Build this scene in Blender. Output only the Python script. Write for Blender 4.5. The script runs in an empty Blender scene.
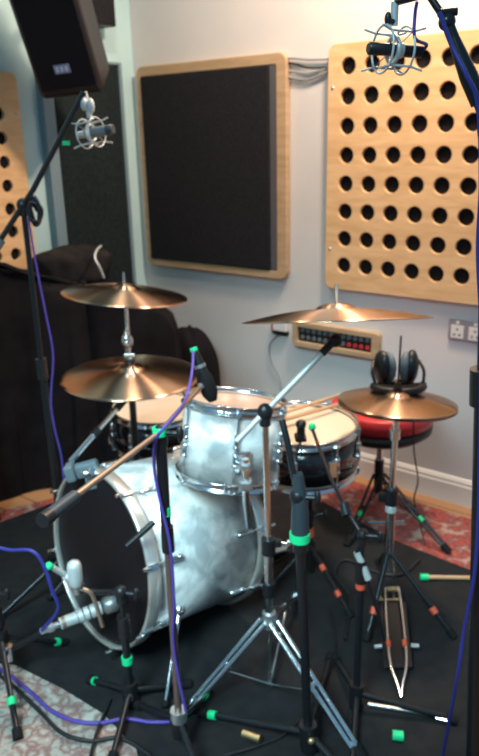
import bpy, bmesh, math, random
from mathutils import Vector, Matrix
random.seed(4)
V = Vector
PI = math.pi
C = bpy.context.scene.collection
SC = bpy.context.scene

# ---------------------------------------------------------------- camera
F_PX, EYE = 715.0, 1.5
_d = V(((290 - 239.5) / F_PX, (2500 - 378) / F_PX, 1.0)).normalized()
_f = (V((0, 0, 1)) - _d * _d.z).normalized()
_x = _d.cross(_f)
ROT = Matrix((_x, _f, -_d))
cam = bpy.data.cameras.new('camera')
cam_o = bpy.data.objects.new('camera', cam)
C.objects.link(cam_o)
SC.camera = cam_o
cam.sensor_fit = 'HORIZONTAL'
cam.sensor_width = 36
cam.lens = F_PX / 479 * 36
cam.clip_start = 0.02
m3 = Matrix((ROT.col[0], -ROT.col[1], -ROT.col[2])).transposed()
cam_o.matrix_world = Matrix.Translation((0, 0, EYE)) @ m3.to_4x4()
cam.dof.use_dof = True
cam.dof.focus_distance = 0.8
cam.dof.aperture_fstop = cam.lens / 4.2

# ---------------------------------------------------------------- world, lights, exposure
w = bpy.data.worlds.new('world')
SC.world = w
w.use_nodes = True
w.node_tree.nodes['Background'].inputs[0].default_value = (0.28, 0.63, 0.92, 1)
w.node_tree.nodes['Background'].inputs[1].default_value = 0.36


def area(name, loc, target, size, power, col, size_y=None, spread=None):
    l = bpy.data.lights.new(name, 'AREA')
    l.energy = power
    l.color = col
    l.size = size
    if size_y:
        l.shape = 'RECTANGLE'
        l.size_y = size_y
    if spread:
        l.spread = spread
    o = bpy.data.objects.new(name, l)
    o.location = loc
    o.rotation_euler = (V(target) - V(loc)).to_track_quat('-Z', 'Y').to_euler()
    C.objects.link(o)
    return o


area('ceiling_lamp', (0.60, 2.35, 2.75), (0.45, 2.6, 0.6), 0.22, 47, (1.0, 0.74, 0.54))
area('ceiling_lamp', (-0.35, 2.6, 2.75), (-0.35, 2.4, 0.4), 0.22, 12, (1.0, 0.76, 0.56))
area('cool_kick_fill', (-0.9, -0.3, 2.7), (-0.15, 1.85, 0.30), 1.0, 11.5, (0.60, 0.92, 1.0), spread=0.75)  # added cool fill above the camera, not a window, aimed at the bass drum
SC.view_settings.view_transform = 'Standard'
SC.view_settings.look = 'None'
SC.view_settings.gamma = 1
SC.view_settings.exposure = 0.06

# ---------------------------------------------------------------- where things stand


def ray(px, py):
    return ROT @ V(((px - 239.5) / F_PX, (py - 378) / F_PX, 1.0))


def fl(px, py, z=0.0):
    r = ray(px, py)
    t = (z - EYE) / r.z
    return V((r.x * t, r.y * t, z))


def at(px, py, y):
    r = ray(px, py)
    t = y / r.y
    return V((r.x * t, y, EYE + r.z * t))


A0 = V((0.5503, 2.9996, 0))
T = V((0.7943, -0.6076, 0)).normalized()      # along the back wall
N = V((-0.6076, -0.7943, 0)).normalized()     # out of the back wall into the room
C0 = A0 - T * 1.30                            # the room corner


def W(s, z, d=0.0):
    return A0 + T * s + N * d + V((0, 0, z))


def L(u, z, d=0.0):
    return C0 + N * u + T * d + V((0, 0, z))


# ---------------------------------------------------------------- materials
def mat(name, col, rough=0.5, metal=0.0, **k):
    m = bpy.data.materials.new(name)
    m.use_nodes = True
    b = m.node_tree.nodes['Principled BSDF']
    b.inputs['Base Color'].default_value = (*col, 1)
    b.inputs['Roughness'].default_value = rough
    b.inputs['Metallic'].default_value = metal
    for a, v in k.items():
        b.inputs[a.replace('_', ' ')].default_value = v
    return m


def noisy(m, c1, c2, scale=20, detail=4, bump=0.0, kind='NOISE', dist=0.0, stretch=None, p0=0.35, p1=0.65):
    nt = m.node_tree
    n, l = nt.nodes, nt.links
    b = n['Principled BSDF']
    tc = n.new('ShaderNodeTexCoord')
    mp = n.new('ShaderNodeMapping')
    l.new(tc.outputs['Object'], mp.inputs[0])
    if stretch:
        mp.inputs['Scale'].default_value = stretch
    if kind == 'NOISE':
        t = n.new('ShaderNodeTexNoise')
        t.inputs['Detail'].default_value = detail
        t.inputs['Distortion'].default_value = dist
        out = t.outputs[0]
    else:
        t = n.new('ShaderNodeTexVoronoi')
        out = t.outputs['Distance']
    t.inputs['Scale'].default_value = scale
    l.new(mp.outputs[0], t.inputs['Vector'])
    r = n.new('ShaderNodeValToRGB')
    r.color_ramp.elements[0].color = (*c1, 1)
    r.color_ramp.elements[1].color = (*c2, 1)
    r.color_ramp.elements[0].position = p0
    r.color_ramp.elements[1].position = p1
    l.new(out, r.inputs[0])
    l.new(r.outputs[0], b.inputs['Base Color'])
    if bump:
        bp = n.new('ShaderNodeBump')
        bp.inputs['Strength'].default_value = bump
        bp.inputs['Distance'].default_value = 0.01
        l.new(out, bp.inputs['Height'])
        l.new(bp.outputs[0], b.inputs['Normal'])
    return r


M = {}
M['wall'] = mat('wall_paint', (0.62, 0.62, 0.60), 0.8)
noisy(M['wall'], (0.66, 0.66, 0.65), (0.72, 0.70, 0.68), 3, 3, 0.02)
M['wall_l'] = mat('wall_paint_pale_blue', (0.55, 0.68, 0.68), 0.8)
noisy(M['wall_l'], (0.50, 0.74, 0.77), (0.55, 0.79, 0.81), 3, 3, 0.02)
M['white'] = mat('gloss_white', (0.8, 0.78, 0.74), 0.35)
M['ply'] = mat('birch_plywood', (0.72, 0.50, 0.28), 0.45)
noisy(M['ply'], (0.74, 0.46, 0.22), (0.88, 0.58, 0.31), 6, 6, 0.02, dist=0.4, stretch=(1, 1, 6))
M['ply2'] = mat('oiled_plywood', (0.50, 0.34, 0.19), 0.45)
noisy(M['ply2'], (0.46, 0.31, 0.17), (0.58, 0.40, 0.24), 6, 6, 0.02, dist=0.4, stretch=(1, 1, 6))
M['foam'] = mat('black_acoustic_fabric', (0.012, 0.011, 0.012), 0.95)
M['fabric'] = mat('charcoal_fabric', (0.035, 0.036, 0.042), 0.95)
noisy(M['fabric'], (0.012, 0.013, 0.016), (0.026, 0.026, 0.030), 160, 3, 0.2)
M['fabric_edge'] = mat('grey_fabric', (0.09, 0.09, 0.10), 0.9)
M['screen'] = mat('dark_green_fabric', (0.03, 0.042, 0.046), 0.95)
noisy(M['screen'], (0.012, 0.020, 0.022), (0.021, 0.030, 0.032), 60, 3, 0.1)
M['bluegrey'] = mat('blue_grey_paint', (0.20, 0.30, 0.35), 0.6)
M['cloth'] = mat('black_drape_cloth', (0.014, 0.012, 0.016), 0.9)
noisy(M['cloth'], (0.007, 0.006, 0.008), (0.014, 0.012, 0.014), 9, 4, 0.25)
M['bag'] = mat('dark_bag_canvas', (0.03, 0.026, 0.026), 0.9)
noisy(M['bag'], (0.011, 0.010, 0.012), (0.030, 0.026, 0.025), 12, 4, 0.3)
M['black'] = mat('black_plastic', (0.012, 0.012, 0.014), 0.38)
M['blackmetal'] = mat('black_metal', (0.014, 0.015, 0.018), 0.3, 0.2)
M['rubber'] = mat('rubber', (0.012, 0.012, 0.013), 0.75)
M['sleeve'] = mat('blue_grey_sleeve', (0.03, 0.045, 0.055), 0.45)
M['grey'] = mat('grey_plastic', (0.14, 0.18, 0.20), 0.5)
M['chrome'] = mat('chrome', (0.82, 0.85, 0.87), 0.16, 1.0)
M['nickel'] = mat('satin_nickel', (0.62, 0.64, 0.64), 0.38, 0.9)
M['silver'] = mat('silver_paint', (0.62, 0.66, 0.66), 0.4, 0.3)
M['copper'] = mat('copper_tube', (0.50, 0.36, 0.27), 0.3, 0.75)
M['coppdark'] = mat('dark_copper_tube', (0.26, 0.17, 0.15), 0.35, 0.7)
M['brass'] = mat('brass', (0.80, 0.55, 0.26), 0.3, 0.9)
M['green'] = mat('green_tape', (0.01, 0.72, 0.27), 0.5)
M['red'] = mat('red_tape', (0.80, 0.11, 0.05), 0.5)
M['redv'] = mat('red_vinyl', (0.66, 0.035, 0.04), 0.35)
M['violet'] = mat('violet_cable', (0.085, 0.055, 0.34), 0.5)
M['bluecable'] = mat('blue_cable', (0.03, 0.035, 0.26), 0.5)
M['blackcable'] = mat('black_cable', (0.012, 0.012, 0.014), 0.5)
M['greycable'] = mat('grey_cable', (0.30, 0.32, 0.34), 0.5)
M['head'] = mat('cream_drum_head', (0.84, 0.70, 0.54), 0.5)
M['headt'] = mat('clear_tan_drum_head', (0.60, 0.42, 0.32), 0.35)
M['blackhead'] = mat('black_drum_head', (0.010, 0.007, 0.009), 0.5, 0.0, Specular_IOR_Level=0.25)
M['socketgrey'] = mat('brushed_grey_metal', (0.30, 0.30, 0.32), 0.45, 0.2)
M['speaker'] = mat('blue_black_grille', (0.009, 0.010, 0.016), 0.6)
M['hoop'] = mat('polished_pale_hoop', (0.86, 0.82, 0.76), 0.28, 0.75)
M['stick'] = mat('hickory', (0.60, 0.36, 0.20), 0.5)
M['badge'] = mat('pale_blue_badge', (0.18, 0.26, 0.48), 0.4)
M['badge_l'] = mat('pale_badge_letters', (0.55, 0.68, 0.9), 0.4)
M['darkgloss'] = mat('black_lacquer', (0.012, 0.010, 0.014), 0.15, 0.0, Coat_Weight=0.6)
M['wooddark'] = mat('brown_black_side', (0.035, 0.025, 0.022), 0.5)

for k_ in ('mat', 'cloth', 'bag', 'fabric', 'screen', 'foam', 'speaker', 'rug_red_' , 'rubber'):
    if k_ in M:
        M[k_].node_tree.nodes['Principled BSDF'].inputs['Specular IOR Level'].default_value = 0.15

# white marine pearl
m = M['pearl'] = mat('white_marine_pearl', (0.8, 0.8, 0.8), 0.3, 0.15, Coat_Weight=0.6, Coat_Roughness=0.12)
r = noisy(m, (0.52, 0.55, 0.55), (0.97, 0.97, 0.94), 17, 5, 0.05, dist=0.55, p0=0.36, p1=0.60)
# bronze with lathe grooves
m = M['bronze'] = mat('lathed_bronze', (0.62, 0.40, 0.26), 0.25, 1.0, Anisotropic=0.85)
nt = m.node_tree
tg = nt.nodes.new('ShaderNodeTangent')
tg.direction_type = 'RADIAL'
tg.axis = 'Z'
nt.nodes['Principled BSDF'].inputs['Anisotropic'].default_value = 0.95
nt.nodes['Principled BSDF'].inputs['Anisotropic Rotation'].default_value = 0.25
nt.links.new(tg.outputs[0], nt.nodes['Principled BSDF'].inputs['Tangent'])
noisy(m, (0.50, 0.31, 0.20), (0.74, 0.50, 0.34), 5, 3, 0.0)
# the same bronze with a worn red stamp


def stamped(name, centre, size, col=(0.75, 0.12, 0.06)):
    m = M['bronze'].copy()
    m.name = name
    nt = m.node_tree
    n, l = nt.nodes, nt.links
    b = n['Principled BSDF']
    src = b.inputs['Base Color'].links[0].from_socket
    tc = n.new('ShaderNodeTexCoord')
    mp = n.new('ShaderNodeMapping')
    mp.vector_type = 'TEXTURE'
    mp.inputs['Location'].default_value = (*centre, 0)
    mp.inputs['Scale'].default_value = (*size, 1000)
    l.new(tc.outputs['Object'], mp.inputs[0])
    ln = n.new('ShaderNodeVectorMath')
    ln.operation = 'LENGTH'
    l.new(mp.outputs[0], ln.inputs[0])
    rp = n.new('ShaderNodeValToRGB')
    rp.color_ramp.elements[0].color = (0.7, 0.7, 0.7, 1)
    rp.color_ramp.elements[1].color = (0, 0, 0, 1)
    rp.color_ramp.elements[0].position = 0.5
    rp.color_ramp.elements[1].position = 1.0
    l.new(ln.outputs['Value'], rp.inputs[0])
    mx = n.new('ShaderNodeMix')
    mx.data_type = 'RGBA'
    l.new(rp.outputs[0], mx.inputs[0])
    l.new(src, mx.inputs[6])
    mx.inputs[7].default_value = (*col, 1)
    l.new(mx.outputs[2], b.inputs['Base Color'])
    return m


M['bronze_a'] = stamped('bronze_red_stamp_right', (0.125, -0.02), (0.05, 0.026))
M['bronze_b'] = stamped('bronze_red_stamp_left', (-0.115, -0.03), (0.055, 0.026))

# floor boards
m = M['floor'] = mat('oak_boards', (0.4, 0.22, 0.1), 0.45)
nt = m.node_tree
n, l = nt.nodes, nt.links
tc = n.new('ShaderNodeTexCoord')
mp = n.new('ShaderNodeMapping')
mp.inputs['Rotation'].default_value = (0, 0, math.radians(37.4))
br = n.new('ShaderNodeTexBrick')
br.inputs['Scale'].default_value = 1.0
br.inputs['Brick Width'].default_value = 1.4
br.inputs['Row Height'].default_value = 0.12
br.inputs['Mortar Size'].default_value = 0.003
br.inputs['Color1'].default_value = (0.50, 0.26, 0.12, 1)
br.inputs['Color2'].default_value = (0.40, 0.20, 0.09, 1)
br.inputs['Mortar'].default_value = (0.08, 0.04, 0.02, 1)
l.new(tc.outputs['Object'], mp.inputs[0])
l.new(mp.outputs[0], br.inputs['Vector'])
l.new(br.outputs['Color'], n['Principled BSDF'].inputs['Base Color'])


def rug_mat(name, cols, scale, rot=37.4):
    m = mat(name, cols[0], 0.95)
    nt = m.node_tree
    n, l = nt.nodes, nt.links
    tc = n.new('ShaderNodeTexCoord')
    mp = n.new('ShaderNodeMapping')
    mp.inputs['Rotation'].default_value = (0, 0, math.radians(rot))
    v = n.new('ShaderNodeTexVoronoi')
    v.inputs['Scale'].default_value = scale
    v.inputs['Randomness'].default_value = 0.8
    ns = n.new('ShaderNodeTexNoise')
    ns.inputs['Scale'].default_value = scale * 0.8
    ns.inputs['Detail'].default_value = 6
    ns.inputs['Roughness'].default_value = 0.7
    l.new(tc.outputs['Object'], mp.inputs[0])
    l.new(mp.outputs[0], v.inputs['Vector'])
    l.new(mp.outputs[0], ns.inputs['Vector'])
    mx = n.new('ShaderNodeMath')
    mx.operation = 'MULTIPLY_ADD'
    mx.inputs[1].default_value = 0.55
    l.new(v.outputs['Distance'], mx.inputs[0])
    l.new(ns.outputs[0], mx.inputs[2])
    r = n.new('ShaderNodeValToRGB')
    cr = r.color_ramp
    cr.elements[0].position = 0.42
    cr.elements[0].color = (*cols[0], 1)
    cr.elements[1].position = 1.0
    cr.elements[1].color = (*cols[-1], 1)
    for i, c in enumerate(cols[1:-1]):
        e = cr.elements.new(0.42 + 0.5 * (i + 1) / (len(cols) - 1))
        e.color = (*c, 1)
    l.new(mx.outputs[0], r.inputs[0])
    l.new(r.outputs[0], n['Principled BSDF'].inputs['Base Color'])
    bp = n.new('ShaderNodeBump')
    bp.inputs['Strength'].default_value = 0.3
    bp.inputs['Distance'].default_value = 0.004
    l.new(ns.outputs[0], bp.inputs['Height'])
    l.new(bp.outputs[0], n['Principled BSDF'].inputs['Normal'])
    return m


M['rug_red'] = rug_mat('red_woven_rug', [(0.03, 0.03, 0.07), (0.30, 0.04, 0.035), (0.48, 0.10, 0.07), (0.22, 0.05, 0.05), (0.52, 0.32, 0.25)], 22)
M['rug_pale'] = rug_mat('pale_woven_rug', [(0.09, 0.05, 0.06), (0.32, 0.30, 0.27), (0.42, 0.40, 0.35), (0.24, 0.12, 0.11), (0.50, 0.48, 0.42)], 26)
M['mat'] = mat('black_carpet', (0.022, 0.021, 0.023), 0.95)
noisy(M['mat'], (0.005, 0.0055, 0.007), (0.012, 0.011, 0.012), 22, 5, 0.2)


# ---------------------------------------------------------------- mesh building
def basis(axis):
    z = V(axis).normalized()
    x = V((0, 0, 1)).cross(z)
    if x.length < 1e-4:
        x = V((1, 0, 0))
    x.normalize()
    return x, z.cross(x), z


class MB:
    def __init__(self):
        self.bm = bmesh.new()

    def _face(self, vs, smooth=True):
        try:
            f = self.bm.faces.new(vs)
            f.smooth = smooth
        except ValueError:
            pass

    def box(self, c, dims, rot=None, bevel=0.0, segs=2):
        m = Matrix.Translation(V(c)) @ (rot.to_4x4() if rot else Matrix()) @ Matrix.Diagonal((*dims, 1))
        r = bmesh.ops.create_cube(self.bm, size=1, matrix=m)
        if bevel:
            es = list({e for v in r['verts'] for e in v.link_edges})
            bmesh.ops.bevel(self.bm, geom=es, offset=bevel, segments=segs, affect='EDGES', profile=0.5)
        return self

    def tube(self, pts, r, seg=12, cap=True):
        pts = [V(p) for p in pts]
        k = len(pts)
        rs = r if isinstance(r, (list, tuple)) else [r] * k
        tans = []
        for i in range(k):
            a = pts[max(i - 1, 0)]
            b = pts[min(i + 1, k - 1)]
            tans.append((b - a).normalized())
        x, y, z = basis(tans[0])
        rings = []
        for i in range(k):
            if i:
                q = tans[i - 1].rotation_difference(tans[i])
                x = q @ x
            y = tans[i].cross(x)
            rings.append([pts[i] + (x * math.cos(2 * PI * j / seg) + y * math.sin(2 * PI * j / seg)) * rs[i] for j in range(seg)])
        bv = [[self.bm.verts.new(p) for p in rg] for rg in rings]
        for i in range(k - 1):
            for j in range(seg):
                self._face([bv[i][j], bv[i][(j + 1) % seg], bv[i + 1][(j + 1) % seg], bv[i + 1][j]])
        if cap:
            self._face([self.bm.verts.new(p) for p in reversed(rings[0])], False)
            self._face([self.bm.verts.new(p) for p in rings[-1]], False)
        return self

    def lathe(self, prof, o=(0, 0, 0), axis=(0, 0, 1), seg=32, closed=False):
        o = V(o)
        x, y, z = basis(axis)
        rings = []
        for (r, h) in prof:
            if r < 1e-5:
                rings.append([self.bm.verts.new(o + z * h)])
            else:
                rings.append([self.bm.verts.new(o + z * h + (x * math.cos(2 * PI * j / seg) + y * math.sin(2 * PI * j / seg)) * r) for j in range(seg)])
        if closed:
            rings.append(rings[0])
        for a, b in zip(rings, rings[1:]):
            for j in range(seg):
                k = (j + 1) % seg
                if len(a) == 1 and len(b) == 1:
                    continue
                if len(a) == 1:
                    self._face([a[0], b[k], b[j]])
                elif len(b) == 1:
                    self._face([a[j], a[k], b[0]])
                else:
                    self._face([a[j], a[k], b[k], b[j]])
        return self

    def ball(self, c, r, sc=(1, 1, 1), rot=None, seg=16):
        m = Matrix.Translation(V(c)) @ (rot.to_4x4() if rot else Matrix()) @ Matrix.Diagonal((r * sc[0], r * sc[1], r * sc[2], 1))
        q = bmesh.ops.create_uvsphere(self.bm, u_segments=seg, v_segments=max(8, seg // 2), radius=1, matrix=m)
        for f in {f for v in q['verts'] for f in v.link_faces}:
            f.smooth = True
        return self

    def build(self, name, material, root=None, o=None, recalc=True):
        bm = self.bm
        origin = V(o) if o is not None else (root_origin(root) if root else V((0, 0, 0)))
        bmesh.ops.translate(bm, verts=bm.verts, vec=-origin)
        if recalc:
            bmesh.ops.recalc_face_normals(bm, faces=bm.faces)
        me = bpy.data.meshes.new(name)
        bm.to_mesh(me)
        bm.free()
        me.materials.append(material)
        ob = bpy.data.objects.new(name, me)
        C.objects.link(ob)
        if root:
            ob.parent = root
        else:
            ob.location = origin
        return ob


def root_origin(o):
    while o.parent:
        o = o.parent
    return o.location.copy()


def tag(o, label, cat, group=None):
    o['label'] = label
    o['category'] = cat
    if group:
        o['group'] = group
    return o


def thing(name, loc, label, cat, group=None):
    o = bpy.data.objects.new(name, None)
    o.empty_display_size = 0.05
    C.objects.link(o)
    o.location = loc
    return tag(o, label, cat, group)


def struct(o):
    o['kind'] = 'structure'
    return o


def part(name, mb, material, root, label=None):
    o = mb.build(name, M[material], root)
    if label:
        o['label'] = label
    return o


def smooth_path(pts, n=8):
    pts = [V(p) for p in pts]
    P = [pts[0] * 2 - pts[1]] + pts + [pts[-1] * 2 - pts[-2]]
    out = []
    for i in range(1, len(P) - 2):
        for k in range(n):
            t = k / n
            a, b, c, d = P[i - 1], P[i], P[i + 1], P[i + 2]
            out.append(0.5 * ((2 * b) + (c - a) * t + (2 * a - 5 * b + 4 * c - d) * t * t + (3 * b - a - 3 * c + d) * t ** 3))
    out.append(pts[-1])
    return out


def cable(name, pts, r, material, label, cat='cable'):
    p = smooth_path(pts)
    return tag(MB().tube(p, r, 8).build(name, M[material], o=p[0]), label, cat)


def plate(name, outer, holes, thick, place, material, root=None, bevel=0.0):
    """flat board from a 2D outline with holes; place = (origin, ex, ey, ez), ez out of the wall"""
    cu = bpy.data.curves.new(name, 'CURVE')
    cu.dimensions = '2D'
    cu.fill_mode = 'BOTH'
    cu.extrude = thick / 2 - bevel
    cu.bevel_depth = bevel
    cu.offset = -bevel
    for ring in [outer] + holes:
        s = cu.splines.new('POLY')
        s.points.add(len(ring) - 1)
        for p, q in zip(s.points, ring):
            p.co = (q[0], q[1], 0, 1)
        s.use_cyclic_u = True
    tmp = bpy.data.objects.new(name + '_tmp', cu)
    C.objects.link(tmp)
    dg = bpy.context.evaluated_depsgraph_get()
    me = bpy.data.meshes.new_from_object(tmp.evaluated_get(dg))
    bpy.data.objects.remove(tmp)
    o, ex, ey, ez = place
    mt = Matrix((ex, ey, ez)).transposed().to_4x4()
    mt.translation = V(o) + V(ez) * thick / 2
    if root:
        mt.translation -= root_origin(root)
        me.transform(mt)
        ob = bpy.data.objects.new(name, me)
        ob.parent = root
    else:
        loc = mt.translation.copy()
        mt.translation = (0, 0, 0)
        me.transform(mt)
        ob = bpy.data.objects.new(name, me)
        ob.location = loc
    me.materials.clear()
    me.materials.append(M[material])
    for p in me.polygons:
        p.material_index = 0
    me.name = name
    C.objects.link(ob)
    return ob


def rrect(x0, y0, x1, y1, r, n=6):
    out = []
    for cx, cy, a in ((x1 - r, y1 - r, 0), (x0 + r, y1 - r, 90), (x0 + r, y0 + r, 180), (x1 - r, y0 + r, 270)):
        for k in range(n + 1):
            t = math.radians(a + 90 * k / n)
            out.append((cx + r * math.cos(t), cy + r * math.sin(t)))
    return out


def circ(cx, cy, r, n=24):
    return [(cx + r * math.cos(2 * PI * k / n), cy + r * math.sin(2 * PI * k / n)) for k in range(n)]


UP = V((0, 0, 1))


def wallbox(mb, fr, s0, s1, z0, z1, d0, d1, bevel=0.0):
    """box between wall coordinates; fr is W or L"""
    c = fr((s0 + s1) / 2, (z0 + z1) / 2, (d0 + d1) / 2)
    ex = (fr(1, 0) - fr(0, 0)).normalized()
    ed = (fr(0, 0, 1) - fr(0, 0, 0)).normalized()
    if ex.cross(ed).z < 0:
        ed = -ed
    rot = Matrix((ex, ed, UP)).transposed()
    mb.box(c, (abs(s1 - s0), abs(d1 - d0), abs(z1 - z0)), rot, bevel)
    return mb


# ---------------------------------------------------------------- the room
mb = MB()
mb.box((0, 1.6, -0.05), (6.4, 7.0, 0.1))
struct(mb.build('floor', M['floor']))
struct(wallbox(MB(), W, -1.30, 1.6, 0, 3.0, -0.12, 0).build('wall_back', M['wall']))
struct(wallbox(MB(), L, -0.12, 3.2, 0, 3.0, -0.12, 0).build('wall_left', M['wall_l']))


def skirting(fr, s0, s1, name):
    prof = [(0, 0), (0.018, 0), (0.018, 0.085), (0.012, 0.095), (0.014, 0.102), (0.005, 0.115), (0, 0.118)]
    mb = MB()
    a = [mb.bm.verts.new(fr(s0, z, d)) for d, z in prof]
    b = [mb.bm.verts.new(fr(s1, z, d)) for d, z in prof]
    for i in range(len(prof) - 1):
        mb._face([a[i], a[i + 1], b[i + 1], b[i]], False)
    mb._face(a, False)
    mb._face(b, False)
    struct(mb.build(name, M['white']))


skirting(W, -1.28, 1.6, 'baseboard_back')
skirting(L, 0.02, 3.2, 'baseboard_left')


def slab(name, pts, z0, z1, material, label, cat):
    mb = MB()
    c = sum((V(p) for p in pts), V((0, 0, 0))) / len(pts)
    a = [mb.bm.verts.new(V((p[0], p[1], z0))) for p in pts]
    b = [mb.bm.verts.new(V((p[0], p[1], z1))) for p in pts]
    mb._face(list(reversed(a)), False)
    mb._face(b, False)
    for i in range(len(pts)):
        j = (i + 1) % len(pts)
        mb._face([a[i], a[j], b[j], b[i]], False)
    c.z = z0
    return tag(mb.build(name, M[material], o=c), label, cat)


slab('persian_rug', [W(-0.50, 0, 0.07), W(1.2, 0, 0.14), W(1.2, 0, 1.0), W(-0.50, 0, 0.9)], 0, 0.006, 'rug_red',
     'red patterned woven rug lying along the skirting board under the edge of the black carpet', 'rug')
slab('persian_rug', [fl(-70, 530), fl(62, 497), fl(80, 530), fl(-40, 590)], 0, 0.006, 'rug_red',
     'dark red patterned rug strip on the boards in front of the black draped stack', 'rug')
slab('pale_rug', [fl(-60, 640), fl(4, 648), fl(80, 676), fl(175, 746), fl(170, 960), fl(-220, 960)], 0, 0.006, 'rug_pale',
     'pale speckled patterned rug at the bottom left under the microphone stand foot', 'rug')
mp_ = [fl(-40, 540), fl(50, 506), fl(120, 488), fl(302, 493), fl(400, 545), fl(479, 576), fl(640, 640), fl(620, 960), fl(190, 960), fl(136, 750), fl(104, 716), fl(62, 690), fl(14, 666), fl(-60, 662)]
slab('black_carpet', mp_, 0.006, 0.011, 'mat', 'large black carpet square laid under the whole drum kit', 'carpet')
FZ = 0.011

# ---------------------------------------------------------------- acoustic panels on the walls


def perforated(name, fr, s0, s1, z0, z1, hs0, hz0, ds, dz, nc, nr, hr, label, mirror=False):
    o = fr((s0 + s1) / 2, z0, 0)
    t = thing(name, o, label, 'acoustic panel')
    ex = (fr(1, 0) - fr(0, 0)).normalized()
    ez = (fr(0, 0, 1) - fr(0, 0)).normalized()
    place = (fr(0, 0, 0.0135), ex, UP, ez)
    holes = [circ(hs0 + i * ds, hz0 + j * dz, hr) for i in range(nc) for j in range(nr)]
    plate('perforated_board', rrect(s0, z0, s1, z1, 0.035), holes, 0.017, place, 'ply', t, 0.002)
    part('backing', wallbox(MB(), fr, s0 + 0.015, s1 - 0.015, z0 + 0.015, z1 - 0.015, 0.001, 0.013), 'foam', t)
    for s, z in ((s0 + 0.022, z1 - 0.16), (s0 + 0.022, z0 + 0.17)):
        part('screw', MB().lathe([(0, 0.003), (0.006, 0.002), (0.007, 0)], fr(s, z, 0.0306), ez, 12), 'nickel', t)


perforated('perforated_wood_panel', W, -0.188, 0.82, 0.868, 1.838, -0.098, 0.973, 0.1025, 0.1117, 9, 8, 0.0325,
           'large pale plywood panel with rows of round black holes, above the double wall socket')
perforated('perforated_wood_panel', L, 0.715, 1.62, 0.90, 1.775, 0.82, 0.945, 0.0965, 0.0955, 8, 8, 0.026,
           'pale plywood panel with round black holes at the left edge, behind the tall boom stand')

t = thing('fabric_acoustic_panel', W(-0.85, 0.87, 0), 'large charcoal fabric panel in a rounded plywood frame on the back wall', 'acoustic panel')
s0, s1, z0, z1 = -1.255, -0.388, 0.880, 1.830
plate('frame', rrect(s0, z0, s1, z1, 0.04), [rrect(s0 + 0.030, z0 + 0.036, s1 - 0.052, z1 - 0.046, 0.004, 2)], 0.03, (W(0, 0, 0.001), T, UP, N), 'ply2', t, 0.004)
part('fabric_pad', wallbox(MB(), W, s0 + 0.032, s1 - 0.088, z0 + 0.038, z1 - 0.048, 0.002, 0.037, 0.004), 'fabric', t)
part('fabric_return', wallbox(MB(), W, s1 - 0.087, s1 - 0.054, z0 + 0.038, z1 - 0.048, 0.002, 0.030, 0.003), 'fabric_edge', t, 'lighter grey side strip of the fabric')

t = thing('tall_acoustic_screen', L(0.33, 0.0, 0.03), 'tall dark green-black screen with a blue-grey edge between the corner and the left plywood panel', 'screen')
part('screen_cloth', wallbox(MB(), L, 0.142, 0.535, 0.03, 1.83, 0.012, 0.040, 0.004), 'screen', t)
mb = MB()
wallbox(mb, L, 0.540, 0.600, 0, 1.845, 0.004, 0.045, 0.004)
wallbox(mb, L, 0.120, 0.138, 0, 1.845, 0.004, 0.045, 0.004)
wallbox(mb, L, 0.138, 0.54, 1.832, 1.845, 0.004, 0.045, 0.003)
part('frame', mb, 'bluegrey', t)

# cables between the two panels
for k, (y0, y1, sag, mt_) in enumerate(((58, 59, 1, 'greycable'), (63, 67, 3, 'blackcable'), (70, 66, 5, 'greycable'), (76, 70, 6, 'greycable'))):
    def wp(px, py, d=0.02):
        r = ray(px, py)
        o = V((0, 0, EYE))
        q = W(0, 0, d)
        return o + r * ((q - o).dot(N) / r.dot(N))
    names = ['topmost of the thin grey cables bridging the gap between the two big wall panels',
             'dark cable, second from the top, bridging the gap between the two big wall panels',
             'grey cable, third from the top, bridging the gap between the two big wall panels',
             'lowest, most sagging grey cable bridging the gap between the two big wall panels']
    cable('wall_cable', [wp(284, y0, 0.012), wp(296, y0 + sag * 0.4, 0.012), wp(310, (y0 + y1) / 2 + sag, 0.012), wp(332, y1, 0.012)], 0.0045, mt_, names[k])

# patch box under the crash cymbal
t = thing('patch_bay_box', W(-0.16, 0.6, 0), 'wooden wall box with a black connector face seen under the centre cymbal', 'connector box')
s0, s1, z0, z1 = -0.355, 0.082, 0.580, 0.698
plate('frame', rrect(s0, z0, s1, z1, 0.02), [rrect(s0 + 0.028, z0 + 0.025, s1 - 0.035, z1 - 0.025, 0.003, 2)], 0.035, (W(0, 0, 0.001), T, UP, N), 'ply2', t, 0.003)
part('face_plate', wallbox(MB(), W, s0 + 0.028, s1 - 0.035, z0 + 0.025, z1 - 0.025, 0.002, 0.022), 'black', t)
for row in range(2):
    for k in range(12):
        s = s0 + 0.05 + k * 0.030
        z = z0 + 0.045 + row * 0.033
        mb = MB().lathe([(0.004, 0.0), (0.004, 0.006), (0.0095, 0.006), (0.0105, 0.0), (0.004, 0)], W(s, z, 0.0222), N, 10)
        part('connector', mb, 'redv' if (k > 7 and row == 0) else 'grey', t, 'red connector' if (k > 7 and row == 0) else None)
t = thing('junction_box', W(-0.43, 0.64, 0), 'small white wall junction box left of the wooden connector box', 'junction box')
part('body', wallbox(MB(), W, -0.468, -0.392, 0.635, 0.69, 0.001, 0.03, 0.004), 'white', t)
part('red_mark', wallbox(MB(), W, -0.483, -0.470, 0.625, 0.672, 0.001, 0.02, 0.002), 'redv', t, 'small dark red side piece')
part('lower_lip', wallbox(MB(), W, -0.475, -0.392, 0.615, 0.632, 0.001, 0.022, 0.002), 'black', t)
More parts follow.
